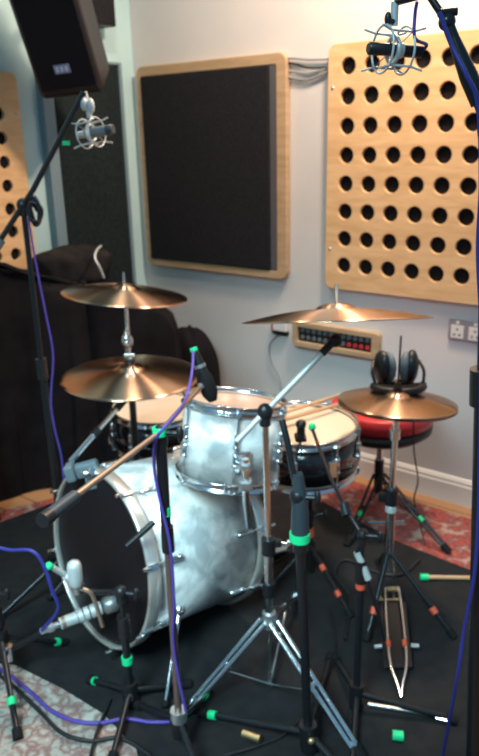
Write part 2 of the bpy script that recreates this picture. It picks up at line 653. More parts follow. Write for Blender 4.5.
cable('thin_cable', [W(-0.45, 0.612, 0.012), W(-0.50, 0.55, 0.01), W(-0.49, 0.47, 0.01), W(-0.44, 0.38, 0.01), W(-0.43, 0.20, 0.022), W(-0.43, 0.02, 0.03)], 0.003, 'greycable',
      'thin pale cable hanging down the wall from the small white junction box')

# double socket
t = thing('wall_socket', W(0.44, 0.75, 0), 'grey metal double wall socket below the perforated panel at the right edge', 'socket')
plate('face_plate', rrect(0.372, 0.712, 0.518, 0.798, 0.008), [], 0.010, (W(0, 0, 0.001), T, UP, N), 'socketgrey', t, 0.002)
for s in (0.409, 0.481):
    part('socket_insert', wallbox(MB(), W, s - 0.026, s + 0.026, 0.722, 0.776, 0.0112, 0.0135, 0.001), 'white', t, 'white insert')
    for ds, dz in ((-0.011, -0.012), (0.011, -0.012), (0, 0.010)):
        part('pin_slot', wallbox(MB(), W, s + ds - 0.0035, s + ds + 0.0035, 0.748 + dz - 0.003, 0.748 + dz + 0.004, 0.0136, 0.0145), 'black', t)
    part('switch', wallbox(MB(), W, s - 0.006, s + 0.006, 0.780, 0.792, 0.0112, 0.015, 0.001), 'white', t, 'white rocker switch')

# ---------------------------------------------------------------- loudspeaker on the left wall
sc_ = at(59, 23, 3.02)
fwd = V((-0.02, -1.0, -0.50)).normalized()
rt = fwd.cross(UP).normalized() * -1
rt = UP.cross(-fwd).normalized()
upv = (-fwd).cross(rt)
SR = Matrix((rt, -fwd, upv)).transposed() @ Matrix.Rotation(0.11, 3, 'Y')


def sp(x, y, z):
    return sc_ + SR @ V((x, y, z))


t = thing('loudspeaker', sc_, 'black loudspeaker tilted down high on the left wall above the silver microphone', 'loudspeaker')
part('cabinet', MB().box(sp(0, 0.0, 0), (0.25, 0.22, 0.48), SR, 0.018, 3), 'black', t)
part('grille', MB().box(sp(0, -0.115, 0.015), (0.224, 0.014, 0.435), SR, 0.005, 2), 'speaker', t)
part('side_trim', MB().box(sp(0.1262, 0.0, 0), (0.004, 0.19, 0.45), SR, 0.001, 1), 'wooddark', t)
b_ = part('badge', MB().box(sp(0.006, -0.1235, -0.125), (0.062, 0.003, 0.034), SR, 0.001, 1), 'badge', t, 'small pale blue badge')
mb = MB()
for dx in (-0.018, 0.0, 0.018):
    mb.box(sp(0.006 + dx, -0.1255, -0.125), (0.011, 0.0015, 0.020), SR)
o = mb.build('badge_lettering', M['badge_l'], b_)
mb = MB()
mb.tube([sp(0, 0.12, 0.05), L(0.42, 2.12, 0.02)], 0.02, 10)
mb.box(L(0.42, 2.12, 0.012), (0.12, 0.12, 0.02), Matrix((N, UP.cross(N), UP)).transposed() @ Matrix.Rotation(PI / 2, 3, 'X'), 0.002)
part('wall_bracket', mb, 'blackmetal', t)
t = thing('amplifier_box', L(0.14, 1.98, 0), 'small black box fixed to the wall beside the corner, right of the loudspeaker', 'box')
part('body', wallbox(MB(), L, 0.19, 0.36, 1.985, 2.16, 0.002, 0.10, 0.006), 'black', t)
part('front_panel', wallbox(MB(), L, 0.20, 0.35, 1.995, 2.15, 0.101, 0.105, 0.001), 'fabric', t)


# ---------------------------------------------------------------- draped stack on the left
def drape(name, fp, top, label, folds=34, amp=0.018, rough=1.0, seed=1, material='cloth', cat='draped equipment', topbump=0.02, slope=0.0):
    rnd = random.Random(seed)
    c = sum((V((p[0], p[1], 0)) for p in fp), V((0, 0, 0))) / len(fp)
    # resample the footprint
    ring = []
    n_ = len(fp)
    per = 40
    for i in range(n_):
        a, b = V((*fp[i][:2], 0)), V((*fp[(i + 1) % n_][:2], 0))
        for k in range(per):
            ring.append(a.lerp(b, k / per))
    # round it
    for _ in range(5):
        ring = [(ring[i - 1] + ring[i] * 2 + ring[(i + 1) % len(ring)]) / 4 for i in range(len(ring))]
    m_ = len(ring)
    ph = [rnd.uniform(0, 6.28) for _ in range(6)]
    mb = MB()
    lev = [0.0, 0.04, 0.12, 0.25, 0.4, 0.55, 0.7, 0.82, 0.91, 0.97, 1.0]
    rows = []
    for li, h in enumerate(lev):
        row = []
        for i, p in enumerate(ring):
            th = 2 * PI * i / m_
            wv = math.sin(folds * th / 2 + ph[0] + h * 1.2) + 0.6 * math.sin(folds * 0.31 * th + ph[1] - h) + 0.4 * math.sin(folds * 0.83 * th + ph[2])
            dirv = (p - c).normalized()
            fall = (1 - h) ** 0.8
            inset = 0.02 + (0.05 if h > 0.99 else 0.015 if h > 0.95 else 0) + 0.05 * h
            q = p + dirv * (amp * wv * fall - inset)
            zt = top + topbump * math.sin(3 * th + ph[3]) + topbump * 0.6 * math.sin(7 * th + ph[4])
            zt -= slope * (q.x - fp[0][0])
            q.z = 0.004 + h * zt + (amp * 0.25 * (1 + math.sin(folds * 0.5 * th + ph[5])) if h == 0 else 0)
            row.append(mb.bm.verts.new(q))
        rows.append(row)
    for a, b in zip(rows, rows[1:]):
        for i in range(m_):
            j = (i + 1) % m_
            mb._face([a[i], a[j], b[j], b[i]])
    prev = rows[-1]
    zt0 = top + 0.01
    for s in (0.8, 0.55, 0.3):
        row = []
        for i in range(m_):
            p = prev[i].co if False else rows[-1][i].co
            q = c + (V((p.x, p.y, 0)) - c) * s
            q.z = p.z * s + (zt0 - slope * (c.x - fp[0][0])) * (1 - s) + topbump * 0.5 * math.sin(i * 0.35 + s * 9)
            row.append(mb.bm.verts.new(q))
        for i in range(m_):
            j = (i + 1) % m_
            mb._face([prev[i], prev[j], row[j], row[i]])
        prev = row
    cv = mb.bm.verts.new(V((c.x, c.y, zt0 - slope * (c.x - fp[0][0]))))
    for i in range(m_):
        mb._face([prev[i], prev[(i + 1) % m_], cv])
    c.z = 0
    return tag(mb.build(name, M[material], o=c), label, cat)


d0 = fl(16, 490)
d1 = fl(58, 476)
dd = (d1 - d0).normalized()
dd = T.lerp(dd, 0.0).normalized()
dir_ = V((0.84, 0.54, 0)).normalized()
dirn = V((-0.54, 0.84, 0))
drape('draped_stack', [V((-1.13, 2.76, 0)), V((-0.97, 2.90, 0)), V((-0.60, 3.00, 0)), V((-0.22, 3.10, 0)), V((-0.22, 3.26, 0)), V((-0.48, 3.48, 0)), V((-1.03, 2.93, 0))], 1.075,
      'tall stack of gear hidden under a black cloth at the left, behind the cymbals', slope=0.38)
drape('draped_stack', [V((-1.20, 2.22, 0)), V((-1.03, 2.56, 0)), V((-1.01, 2.70, 0)), V((-1.12, 2.72, 0)), V((-1.34, 2.42, 0)), V((-1.40, 2.26, 0))], 1.03,
      'black cloth covered stack at the far left edge, under the perforated panel', seed=5, folds=20)


def lump(name, c, rx, ry, rz, yaw, material, label, cat, seed=0, amp=0.12, flat=0.9):
    """a soft bag: squashed superellipsoid with wrinkles, flat underneath"""
    rnd = random.Random(seed)
    ph = [rnd.uniform(0, 6) for _ in range(8)]
    mb = MB()
    nu, nv = 40, 22
    R = Matrix.Rotation(yaw, 3, 'Z')
    rows = []
    for j in range(nv + 1):
        v = PI * j / nv
        row = []
        for i in range(nu):
            u = 2 * PI * i / nu

            def pw(x, e):
                return math.copysign(abs(x) ** e, x)
            x = pw(math.sin(v), 0.7) * pw(math.cos(u), 0.75)
            y = pw(math.sin(v), 0.7) * pw(math.sin(u), 0.75)
            z = pw(math.cos(v), 0.7)
            s = 1 + amp * (0.5 * math.sin(3 * u + ph[0] + 2 * v) + 0.3 * math.sin(7 * u - 3 * v + ph[1]) + 0.3 * math.sin(5 * v + ph[2]))
            q = R @ V((x * rx * s, y * ry * s, 0))
            q.z = max(z * rz * s, -rz * flat) + rz * flat
            row.append(mb.bm.verts.new(V(c) + q))
            if j in (0, nv):
                break
        rows.append(row)
    for a, b in zip(rows, rows[1:]):
        for i in range(nu):
            k = (i + 1) % nu
            if len(a) == 1:
                mb._face([a[0], b[i], b[k]])
            elif len(b) == 1:
                mb._face([a[i], a[k], b[0]])
            else:
                mb._face([a[i], a[k], b[k], b[i]])
    return mb


bg = at(76, 284, 3.2)
bg.z = 0.895
t = thing('equipment_bag', bg, 'slumped dark canvas bag with a pale strap lying on top of the draped stack', 'bag')
part('body', lump('b', bg, 0.17, 0.11, 0.085, 0.3, 'bag', '', '', 3), 'bag', t)
part('strap', MB().tube(smooth_path([at(104, 278, 3.05), at(100, 268, 3.03), at(95, 258, 3.04), at(97, 250, 3.08), at(101, 246, 3.14)]), 0.005, 8), 'silver', t, 'pale curved strap')
lb = at(172, 400, 3.15)
lb.z = 0
tag(lump('b', V((-0.235, 3.36, 0)), 0.14, 0.11, 0.32, -0.65, 'cloth', '', '', 8, 0.05, 0.95).build('black_gig_bag', M['cloth'], o=V((-0.235, 3.36, 0))),
    'rounded black soft bag standing between the draped stack and the back wall', 'bag')


# ---------------------------------------------------------------- drums
def drum(name, o, axis, r, h, root_label, cat, shell, top_head, n_lugs, rim_r=0.006, hoop=None, bottom_head='head', lug_len=0.05, phase=0.0, badge=None):
    """o = centre of the lower/back end, axis towards the upper/front end"""
    ax = V(axis).normalized()
    x, y, z = basis(ax)
    base = V(o)
    t = thing(name, base, root_label, cat)
    part('shell', MB().lathe([(r - 0.008, 0.012), (r, 0.010), (r, h - 0.010), (r - 0.008, h - 0.012)], base, ax, 64, closed=True), shell, t)
    for nm, hh, sgn, mt_ in (('head', h - 0.006, 1, top_head), ('head', 0.006, -1, bottom_head)):
        part(nm, MB().lathe([(0, hh), (r - 0.004, hh), (r + 0.0055 if hoop else r + 0.001, hh - sgn * 0.002), (r - 0.012, hh - sgn * 0.003), (0, hh - sgn * 0.003)], base, ax, 64), mt_, t)
    for hh, sgn in ((h, 1), (0, -1)):
        if hoop:
            prof = [(r + 0.006, hh - sgn * 0.034), (r + 0.015, hh - sgn * 0.034), (r + 0.017, hh - sgn * 0.030), (r + 0.017, hh + sgn * 0.003), (r + 0.014, hh + sgn * 0.006), (r + 0.008, hh + sgn * 0.006), (r + 0.006, hh + sgn * 0.003)]
            part('hoop', MB().lathe(prof, base, ax, 72, closed=True), hoop, t)
        else:
            prof = [(r + 0.002, hh - sgn * 0.014), (r + 0.010, hh - sgn * 0.014), (r + 0.010, hh - sgn * 0.011), (r + 0.0045, hh - sgn * 0.010), (r + 0.0045, hh + sgn * 0.008), (r + 0.009, hh + sgn * 0.010), (r + 0.009, hh + sgn * 0.012), (r + 0.002, hh + sgn * 0.012)]
            part('rim', MB().lathe(prof, base, ax, 64, closed=True), 'chrome', t)
    for k in range(n_lugs):
        a = phase + 2 * PI * k / n_lugs
        rd = x * math.cos(a) + y * math.sin(a)
        for hh, sgn in ((h, 1), (0, -1)):
            lc = base + ax * (hh - sgn * (h * 0.5 - 0.001 if h < 0.17 else 0.085)) + rd * (r + 0.008)
            R = Matrix((rd.cross(ax), -rd, ax)).transposed()
            if h < 0.17 and sgn < 0:
                continue
            mb = MB()
            mb.ball(lc, 0.5, (0.017, 0.022, lug_len), R, 14)
            mb.ball(lc + ax * lug_len * 0.33, 0.5, (0.020, 0.024, 0.020), R, 12)
            mb.ball(lc - ax * lug_len * 0.33, 0.5, (0.020, 0.024, 0.020), R, 12)
            lg = part('lug', mb, 'chrome', t)
            mb = MB()
            rr = (r + (0.024 if hoop else 0.012))
            q0 = base + ax * (hh + sgn * 0.012) + rd * rr
            mb.tube([q0, lc + ax * sgn * 0.01], 0.0032, 8)
            if hoop:
                mb.box(base + ax * (hh - sgn * 0.010) + rd * (r + 0.019), (0.018, 0.010, 0.036), R, 0.003)
                mb.tube([q0 + ax * sgn * 0.0, q0 + ax * sgn * 0.014], 0.006, 8)
            else:
                mb.box(base + ax * (hh - sgn * 0.006) + rd * (r + 0.011), (0.014, 0.012, 0.014), R, 0.002)
            part('tension_rod', mb, 'chrome', t)
            if h < 0.17:
                mb = MB()
                q1 = base + ax * (-0.012) + rd * rr
                mb.tube([q1, lc - ax * 0.01], 0.0032, 8)
                mb.box(base + ax * 0.006 + rd * (r + 0.011), (0.014, 0.012, 0.014), R, 0.002)
                part('tension_rod', mb, 'chrome', t)
    return t, (x, y, ax)


# bass drum
KA = V((math.cos(3.862), math.sin(3.862), 0.118)).normalized()
KR = 0.256
KF = V((-0.431, 1.847, 0.325))
KL = 0.436
KB = KF - KA * KL
kick, (kx, ky, kz) = drum('bass_drum', KB, KA, KR, KL, 'large white pearl bass drum with black front head in the middle of the black carpet', 'bass drum',
                          'pearl', 'blackhead', 8, hoop='hoop', bottom_head='head', lug_len=0.06, phase=0.32)
# spurs
for s in (-1, 1):
    side = KA.cross(UP).normalized() * s
    p0 = KB + KA * (KL * 0.74) + side * (KR * 0.93) - UP * 0.10
    p1 = KF + KA * 0.02 + side * (KR * 1.30)
    p1.z = FZ + 0.012
    mb = MB().tube([p0, p0.lerp(p1, 0.45)], 0.008, 10).tube([p0.lerp(p1, 0.45), p1], 0.0055, 10)
    mb.ball(p0, 0.018, (1, 1, 1))
    sp_ = part('spur', mb, 'chrome', kick)
    MB().ball(p1, 0.012, (1, 1, 1)).build('rubber_foot', M['rubber'], kick).parent = sp_
# T-shaped hoop claw handle on the front hoop (black)
part('claw_handle', MB().tube([at(127, 546, 1.63), at(154, 522, 1.655)], 0.0085, 10), 'black', kick, 'black rod handle on the hoop')

# rack tom
TC = at(229, 484, 1.90)
TA = V((0.12, 0.16, 1.0)).normalized()
tomh = 0.222
tom, (tx, ty, tz) = drum('rack_tom', V((-0.042, 1.925, 0.552)), TA, 0.146, tomh, 'white pearl rack tom mounted above the back of the bass drum', 'drum',
                         'pearl', 'headt', 6, lug_len=0.045, phase=0.2)
TOP = V((-0.042, 1.925, 0.552))
# tom bracket and arm
bd = (V((0.03, -0.14, 0))).normalized()
q0 = TOP + TA * 0.10 + bd * 0.156
mb = MB()
mb.box(TOP + TA * 0.10 + bd * 0.153, (0.05, 0.016, 0.07), Matrix((bd.cross(UP) * -1, -bd, UP)).transposed(), 0.006)
mb.tube([q0, q0 + bd * 0.03], 0.016, 12)
part('bracket', mb, 'chrome', tom)
t = thing('tom_holder', q0 + V((0.0, -0.035, -0.22)), 'chrome tom holder clamp in front of the rack tom rising from the bass drum', 'tom holder')
mb = MB()
e0 = q0 + bd * 0.037
e1 = e0 + V((0.01, -0.003, 0.002))
foot = V((e0.x + 0.02, e0.y + 0.01, 0.0))
part('arm', MB().tube([e0 + UP * 0.03, e0 - UP * 0.10, e0 - UP * 0.19 + V((0.008, 0.02, 0))], 0.010, 12), 'chrome', t)
part('clamp', MB().box(e0 - UP * 0.045, (0.036, 0.034, 0.032), None, 0.007), 'nickel', t)
part('clamp', MB().box(e0 + UP * 0.01, (0.028, 0.028, 0.022), None, 0.006), 'nickel', t)
part('wing_bolt', MB().tube([e0 + V((-0.02, -0.01, -0.045)), e0 + V((-0.05, -0.02, -0.045))], 0.005, 8).ball(e0 + V((-0.055, -0.02, -0.045)), 0.010, (0.5, 0.6, 1.5)), 'chrome', t)
part('rod', MB().tube([e0 - UP * 0.19 + V((0.008, 0.02, 0)), e0 - UP * 0.19 + V((0.004, 0.085, -0.035))], 0.008, 10), 'chrome', t)

# snare drum on its stand
SO = V((0.219, 2.215, 0.432))
SA = V((-0.02, -0.05, 1)).normalized()
snare, _ = drum('snare_drum', SO, SA, 0.166, 0.155, 'black snare drum with cream head on its stand between the rack tom and the hi-hat', 'drum',
                'darkgloss', 'head', 8, lug_len=0.07, phase=0.1)
sd = V((0.35, -0.9, 0)).normalized()
mb = MB().box(SO + SA * 0.07 + sd * 0.182, (0.03, 0.02, 0.06), Matrix((sd.cross(UP) * -1, -sd, UP)).transposed(), 0.004)
part('strainer', mb, 'chrome', snare)
topc = SO + SA * 0.155


def stick(p0, p1, label):
    p0, p1 = V(p0), V(p1)
    d = p1 - p0
    rs = [(0, 0.004), (0.01, 0.0065), (0.5, 0.0072), (0.8, 0.0066), (0.95, 0.0035), (0.965, 0.003), (0.975, 0.0052), (0.99, 0.0052), (1.0, 0.002)]
    tag(MB().tube([p0 + d * a for a, _ in rs], [b for _, b in rs], 10).build('drumstick', M['stick'], o=p0), label, 'drumstick')


hz = topc.z + 0.022
stick((0.10, 2.175, hz - 0.002), (0.44, 2.385, hz + 0.004), 'wooden drumstick nearer the viewer, lying across the snare drum')
stick((0.055, 2.20, hz - 0.002), (0.365, 2.42, hz + 0.004), 'wooden drumstick farther back, lying across the snare drum')
t = thing('snare_muffler', topc + V((-0.10, 0.06, 0.002)), 'folded pale cloth lying on the left side of the snare head', 'cloth')
tag(t, t['label'], 'cloth')
part('cloth_fold', MB().box(topc + V((-0.105, 0.09, 0.010)), (0.085, 0.07, 0.016), Matrix.Rotation(0.5, 3, 'Z'), 0.007, 3).box(topc + V((-0.10, 0.095, 0.022)), (0.07, 0.05, 0.010), Matrix.Rotation(0.8, 3, 'Z'), 0.005, 2), 'white', t)


def leg_set(t, hub, feet, r=0.008, material='chrome', double=False, brace_h=None, tapes=(), gold=()):
    legs = []
    for i, f in enumerate(feet):
        f = V(f)
        mb = MB()
        d = (f - hub)
        side = V((-d.y, d.x, 0)).normalized()
        fe = f + V((0, 0, 0.010))
        if double:
            for s in (-1, 1):
                a = hub + side * 0.013 * s + V((d.x, d.y, 0)).normalized() * 0.018
                b = hub.lerp(fe, 0.93) + side * 0.009 * s
                mb.tube([a, b], r * 0.62, 8)
            mb.box(hub.lerp(fe, 0.5), (0.034, 0.012, 0.012), Matrix((side, d.normalized(), side.cross(d.normalized()))).transposed(), 0.002)
            mb.tube([hub.lerp(fe, 0.9), fe], r * 0.9, 8)
        else:
            mb.tube([hub + V((d.x, d.y, 0)).normalized() * 0.01, fe], r, 10)
        lg = part('leg', mb, material, t)
        o = MB().tube([hub.lerp(fe, 0.94), fe + (fe - hub).normalized() * 0.012], r * 1.6, 10).build('rubber_foot', M['rubber'], t)
        o.parent = lg
        legs.append((lg, fe))
        for (k, u, mt_) in tapes:
            if k == i:
                q = hub.lerp(fe, u)
                dn = d.normalized()
                o = MB().tube([q - dn * 0.011, q + dn * 0.011], r * 1.45, 12).build('tape_band', M[mt_], t)
                o.parent = lg
                o['label'] = mt_ + ' tape band'
    if brace_h is not None:
        low = V((hub.x, hub.y, brace_h))
        for lg, fe in legs:
            o = MB().tube([low, hub.lerp(fe, 0.55)], 0.0035, 8).build('brace', M[material], t)
            o.parent = lg
    return legs


# snare stand
SB = V((SO.x + 0.012, SO.y - 0.03, FZ))
t = thing('snare_stand', SB, 'chrome and black snare stand with red tape under the snare drum', 'drum stand')
hub = SB + UP * 0.13
leg_set(t, hub, [fl(350, 617, FZ), SB + V((-0.16, -0.10, 0)), SB + V((0.02, 0.24, 0))], 0.007, 'blackmetal', tapes=((0, 0.35, 'red'), (0, 0.72, 'red')))
part('pole', MB().tube([SB + UP * 0.03, SB + UP * 0.25], 0.012).tube([SB + UP * 0.25, SB + UP * 0.355], 0.009), 'blackmetal', t)
part('collar', MB().tube([SB + UP * 0.235, SB + UP * 0.27], 0.018), 'black', t)
part('hub', MB().tube([hub - UP * 0.02, hub + UP * 0.02], 0.02), 'black', t)
part('tape_band', MB().tube([SB + UP * 0.165, SB + UP * 0.198], 0.0155), 'red', t, 'red tape band')
part('wing_nut', MB().tube([SB + V((0.01, -0.01, 0.25)), SB + V((0.045, -0.015, 0.26))], 0.005).ball(SB + V((0.05, -0.015, 0.26)), 0.016, (0.5, 0.6, 1.2)), 'black', t)
for a in (0.3, 2.4, 4.5):
    dv = V((math.cos(a), math.sin(a), 0))
    p0 = SB + UP * 0.355
    p1 = SO + dv * 0.150 - UP * 0.022
    p2 = SO + dv * 0.200 - UP * 0.015
    p3 = SO + dv * 0.200 + UP * 0.015
    part('basket_arm', MB().tube([p0, p1, p2, p3], 0.006, 8), 'chrome', t)

# second drum behind, black with cream head
BO = V((-0.355, 2.76, 0.30))
bdr, _ = drum('side_drum', BO, V((0.04, -0.06, 1)), 0.172, 0.155, 'black drum with cream head standing behind the bass drum under the left cymbals', 'drum',
              'darkgloss', 'head', 8, lug_len=0.07, phase=0.5)
t = thing('drum_stand', V((BO.x, BO.y, 0)), 'low black stand carrying the black drum behind the bass drum', 'drum stand')
b0 = V((BO.x, BO.y, 0.0))
leg_set(t, b0 + UP * 0.12, [b0 + V((math.cos(a), math.sin(a), 0)) * 0.17 + UP * 0.004 for a in (0.2, 2.3, 4.4)], 0.007, 'blackmetal')
part('pole', MB().tube([b0 + UP * 0.04, b0 + UP * 0.20], 0.011), 'blackmetal', t)
for a in (0.9, 3.0, 5.1):
    dv = V((math.cos(a), math.sin(a), 0))
    part('basket_arm', MB().tube([b0 + UP * 0.20, BO + dv * 0.15 - UP * 0.03, BO + dv * 0.205 - UP * 0.015, BO + dv * 0.205 + UP * 0.015], 0.006, 8), 'chrome', t)


# ---------------------------------------------------------------- cymbals
def cymbal(name, loc, dia, rx, ry, rz, label, material='bronze', bow=0.10, bell=0.024, flip=False):
    r = dia / 2
    rb = r * 0.22
    top = []
    for k in range(7):
        u = k / 6
        top.append((0.007 + (rb - 0.007) * u, bell * math.sqrt(max(0, 1 - (u * 0.93) ** 2)) * 0.9))
    h0 = r * bow
    top = [(a, b + h0 - bell * 0.331) for a, b in top]
    for k in range(1, 15):
        u = k / 14
        top.append((rb + (r - rb) * u, h0 * (1 - u ** 1.6)))
    th = 0.0016
    prof = top + [(a, b - th) for a, b in reversed(top)]
    mb = MB().lathe(prof, (0, 0, 0), (0, 0, 1), 96, closed=True)
    o = mb.build(name, M[material], o=(0, 0, 0))
    o.location = loc
    o.rotation_euler = (math.radians(rx) + (PI if flip else 0), math.radians(ry), math.radians(rz))
    return tag(o, label, 'cymbal')


crashC = at(336, 320, 1.70)
cymbal('crash_cymbal', crashC, 0.462, -13.5, -0.5, 0, 'large bronze cymbal on the chrome boom in the centre, seen almost edge-on', bow=0.12)
crL = at(125, 295, 2.42)
cymbal('crash_cymbal', crL, 0.43, -2, 6, 0, 'bronze cymbal highest on the left, in front of the dark screen', 'bronze_a', bow=0.12)
rdL = at(131, 376, 2.15)
cymbal('ride_cymbal', rdL, 0.44, 1, 1, 0, 'bronze cymbal on the left directly above the bass drum, lower one of the two', 'bronze_b', bow=0.12)
hh = at(397, 402, 2.02)
cymbal('hi_hat_cymbal', hh, 0.357, -5, 3, 0, 'top hi-hat cymbal above the chrome hi-hat stand', bow=0.12)
cymbal('hi_hat_cymbal', hh - UP * 0.010, 0.357, -5, 3, 0, 'bottom hi-hat cymbal, upturned under the top one', bow=0.12, flip=True)


def wing_top(t, p, up=UP, felt='black', slim=False):
    if slim:
        part('threaded_rod', MB().tube([p - up * 0.05, p + up * 0.040], 0.0042, 8), 'chrome', t)
        return
    part('felt', MB().tube([p + up * 0.002, p + up * 0.014], 0.016), felt, t)
    part('threaded_rod', MB().tube([p - up * 0.05, p + up * 0.045], 0.0035, 8), 'chrome', t)
    part('wing_nut', MB().tube([p + up * 0.015, p + up * 0.028], 0.009).box(p + up * 0.026, (0.034, 0.006, 0.012), None, 0.002), 'chrome', t)


# centre cymbal stand
G0 = fl(270, 690, FZ)
top = at(265, 412, G0.y)
til = crashC - V((0, 0.002, 0.048))
t = thing('cymbal_stand', G0, 'chrome cymbal boom stand with double braced legs in the centre foreground', 'cymbal stand')
hub = V((G0.x, G0.y, at(270, 620, G0.y).z))
leg_set(t, hub, [fl(186, 714, FZ), fl(360, 759, FZ), fl(299, 596, FZ)], 0.0115, 'chrome', double=True, brace_h=0.03)
part('lower_tube', MB().tube([V((G0.x, G0.y, 0.02)), hub], 0.006).tube([hub - UP * 0.01, hub + UP * 0.24], 0.0125), 'chrome', t)
mid = hub + UP * 0.24
part('upper_tube', MB().tube([mid, top], 0.0085), 'chrome', t)
part('hub_collar', MB().tube([hub - UP * 0.02, hub + UP * 0.025], 0.019), 'nickel', t)
part('height_clamp', MB().tube([mid - UP * 0.03, mid + UP * 0.015], 0.019).box(mid + V((0.02, 0, 0)), (0.03, 0.018, 0.02), None, 0.004), 'blackmetal', t)
part('wing_nut', MB().tube([mid + V((0.03, 0, 0)), mid + V((0.05, -0.01, 0))], 0.005).ball(mid + V((0.052, -0.01, 0)), 0.013, (0.5, 0.6, 1.3)), 'chrome', t)
cl_ = hub.lerp(mid, 0.42)
part('memory_lock', MB().tube([cl_ - UP * 0.02, cl_ + UP * 0.02], 0.018), 'blackmetal', t)
bdv = (til - top).normalized()
part('boom_arm', MB().tube([top - bdv * 0.10, til - bdv * 0.04], 0.0078), 'silver', t)
part('boom_clamp', MB().ball(top, 0.020, (1, 0.9, 1.15)).tube([top - UP * 0.035, top], 0.014), 'black', t)
part('tilter', MB().ball(til - UP * 0.004, 0.017, (1, 0.8, 1)).tube([til, til - bdv * 0.05], 0.010), 'black', t)
wing_top(t, crashC + UP * 0.050, slim=True)

# left rear cymbal stand (upper crash)
P0 = V((crL.x - 0.004, crL.y + 0.01, FZ))
t = thing('cymbal_stand', P0, 'straight cymbal stand behind the bass drum carrying the highest left cymbal', 'cymbal stand')
hub = P0 + UP * 0.24
leg_set(t, hub, [P0 + V((math.cos(a), math.sin(a), 0)) * 0.21 for a in (1.0, 3.3, 5.9)], 0.009, 'chrome', double=True, brace_h=0.04)
part('lower_tube', MB().tube([P0 + UP * 0.02, P0 + UP * 0.62], 0.0125), 'blackmetal', t)
part('upper_tube', MB().tube([P0 + UP * 0.60, crL - UP * 0.01], 0.008), 'chrome', t)
part('height_clamp', MB().tube([P0 + UP * 0.60, P0 + UP * 0.64], 0.018), 'blackmetal', t)
jt = at(127, 341, crL.y)
part('tilter', MB().ball(jt, 0.022, (1.0, 0.8, 1.3)).tube([jt - UP * 0.05, jt + UP * 0.04], 0.011), 'chrome', t)
wing_top(t, crL + UP * 0.040, slim=True)

# ride boom clamped to the bass drum hoop
cp = at(82, 470, 1.92)
t = thing('clamped_cymbal_boom', cp, 'chrome and black cymbal arm clamped above the bass drum hoop, holding the lower left cymbal', 'cymbal arm')
CR = Matrix.Rotation(-0.25, 3, 'Y')
part('clamp', MB().box(cp + V((0, 0, 0.0)), (0.105, 0.030, 0.045), CR, 0.008), 'grey', t)
part('clamp_jaw', MB().box(cp + V((0.03, -0.02, -0.03)), (0.03, 0.03, 0.04), CR, 0.006), 'grey', t)
part('clamp_jaw', MB().box(cp + V((-0.03, -0.01, 0.0)), (0.028, 0.05, 0.05), CR, 0.006), 'grey', t)
part('hoop_claw', MB().tube([cp + V((0.02, -0.01, -0.02)), V((KF.x + 0.0, KF.y + 0.03, KF.z + KR + 0.012))], 0.012), 'chrome', t)
a0, a1 = at(70, 462, 1.93), at(126, 398, 2.10)
part('arm', MB().tube([a0, a1], 0.0085), 'chrome', t)
part('arm_collar', MB().tube([a0.lerp(a1, 0.40), a0.lerp(a1, 0.5)], 0.012), 'blackmetal', t)
part('arm_collar', MB().tube([a0.lerp(a1, 0.82), a1], 0.012), 'blackmetal', t)
part('tilter', MB().tube([a1, rdL - UP * 0.015], 0.009).ball(a1, 0.015), 'blackmetal', t)
part('wing_nut', MB().tube([cp + V((0.02, -0.03, 0.0)), cp + V((0.025, -0.06, 0.02))], 0.006).ball(cp + V((0.025, -0.065, 0.02)), 0.013, (1.4, 0.5, 0.6)), 'chrome', t)
wing_top(t, rdL + UP * 0.042)

# hi-hat stand
H0 = V((hh.x - 0.002, hh.y, FZ))
t = thing('hi_hat_stand', H0, 'chrome hi-hat stand with pedal and red-taped legs at the right', 'hi-hat stand')
hub = H0 + UP * 0.20
leg_set(t, hub, [fl(452, 637, FZ), fl(367, 640, FZ), H0 + V((0.02, 0.24, 0))], 0.008, 'blackmetal', tapes=((0, 0.72, 'red'), (1, 0.70, 'red')))
part('lower_tube', MB().tube([H0 + UP * 0.14, H0 + UP * 0.40], 0.0155), 'chrome', t)
part('upper_tube', MB().tube([H0 + UP * 0.40, hh - UP * 0.03], 0.0105), 'chrome', t)
part('height_clamp', MB().tube([H0 + UP * 0.375, H0 + UP * 0.43], 0.021).box(H0 + V((-0.028, 0, 0.40)), (0.03, 0.02, 0.03), None, 0.005), 'blackmetal', t)
part('ring', MB().tube([H0 + UP * 0.35, H0 + UP * 0.37], 0.0185), 'silver', t, 'pale ring')
zc = at(396, 433, hh.y).z
part('seat_cup', MB().tube([V((H0.x, H0.y, zc - 0.02)), V((H0.x, H0.y, zc + 0.012))], 0.017), 'chrome', t)
part('pull_rod', MB().tube([hh + UP * 0.0, V((hh.x + 0.002, hh.y, at(397, 336, hh.y).z))], 0.003, 8), 'blackmetal', t)
part('clutch', MB().tube([hh + UP * 0.045, hh + UP * 0.062], 0.010).tube([hh + UP * 0.032, hh + UP * 0.042], 0.016), 'black', t)
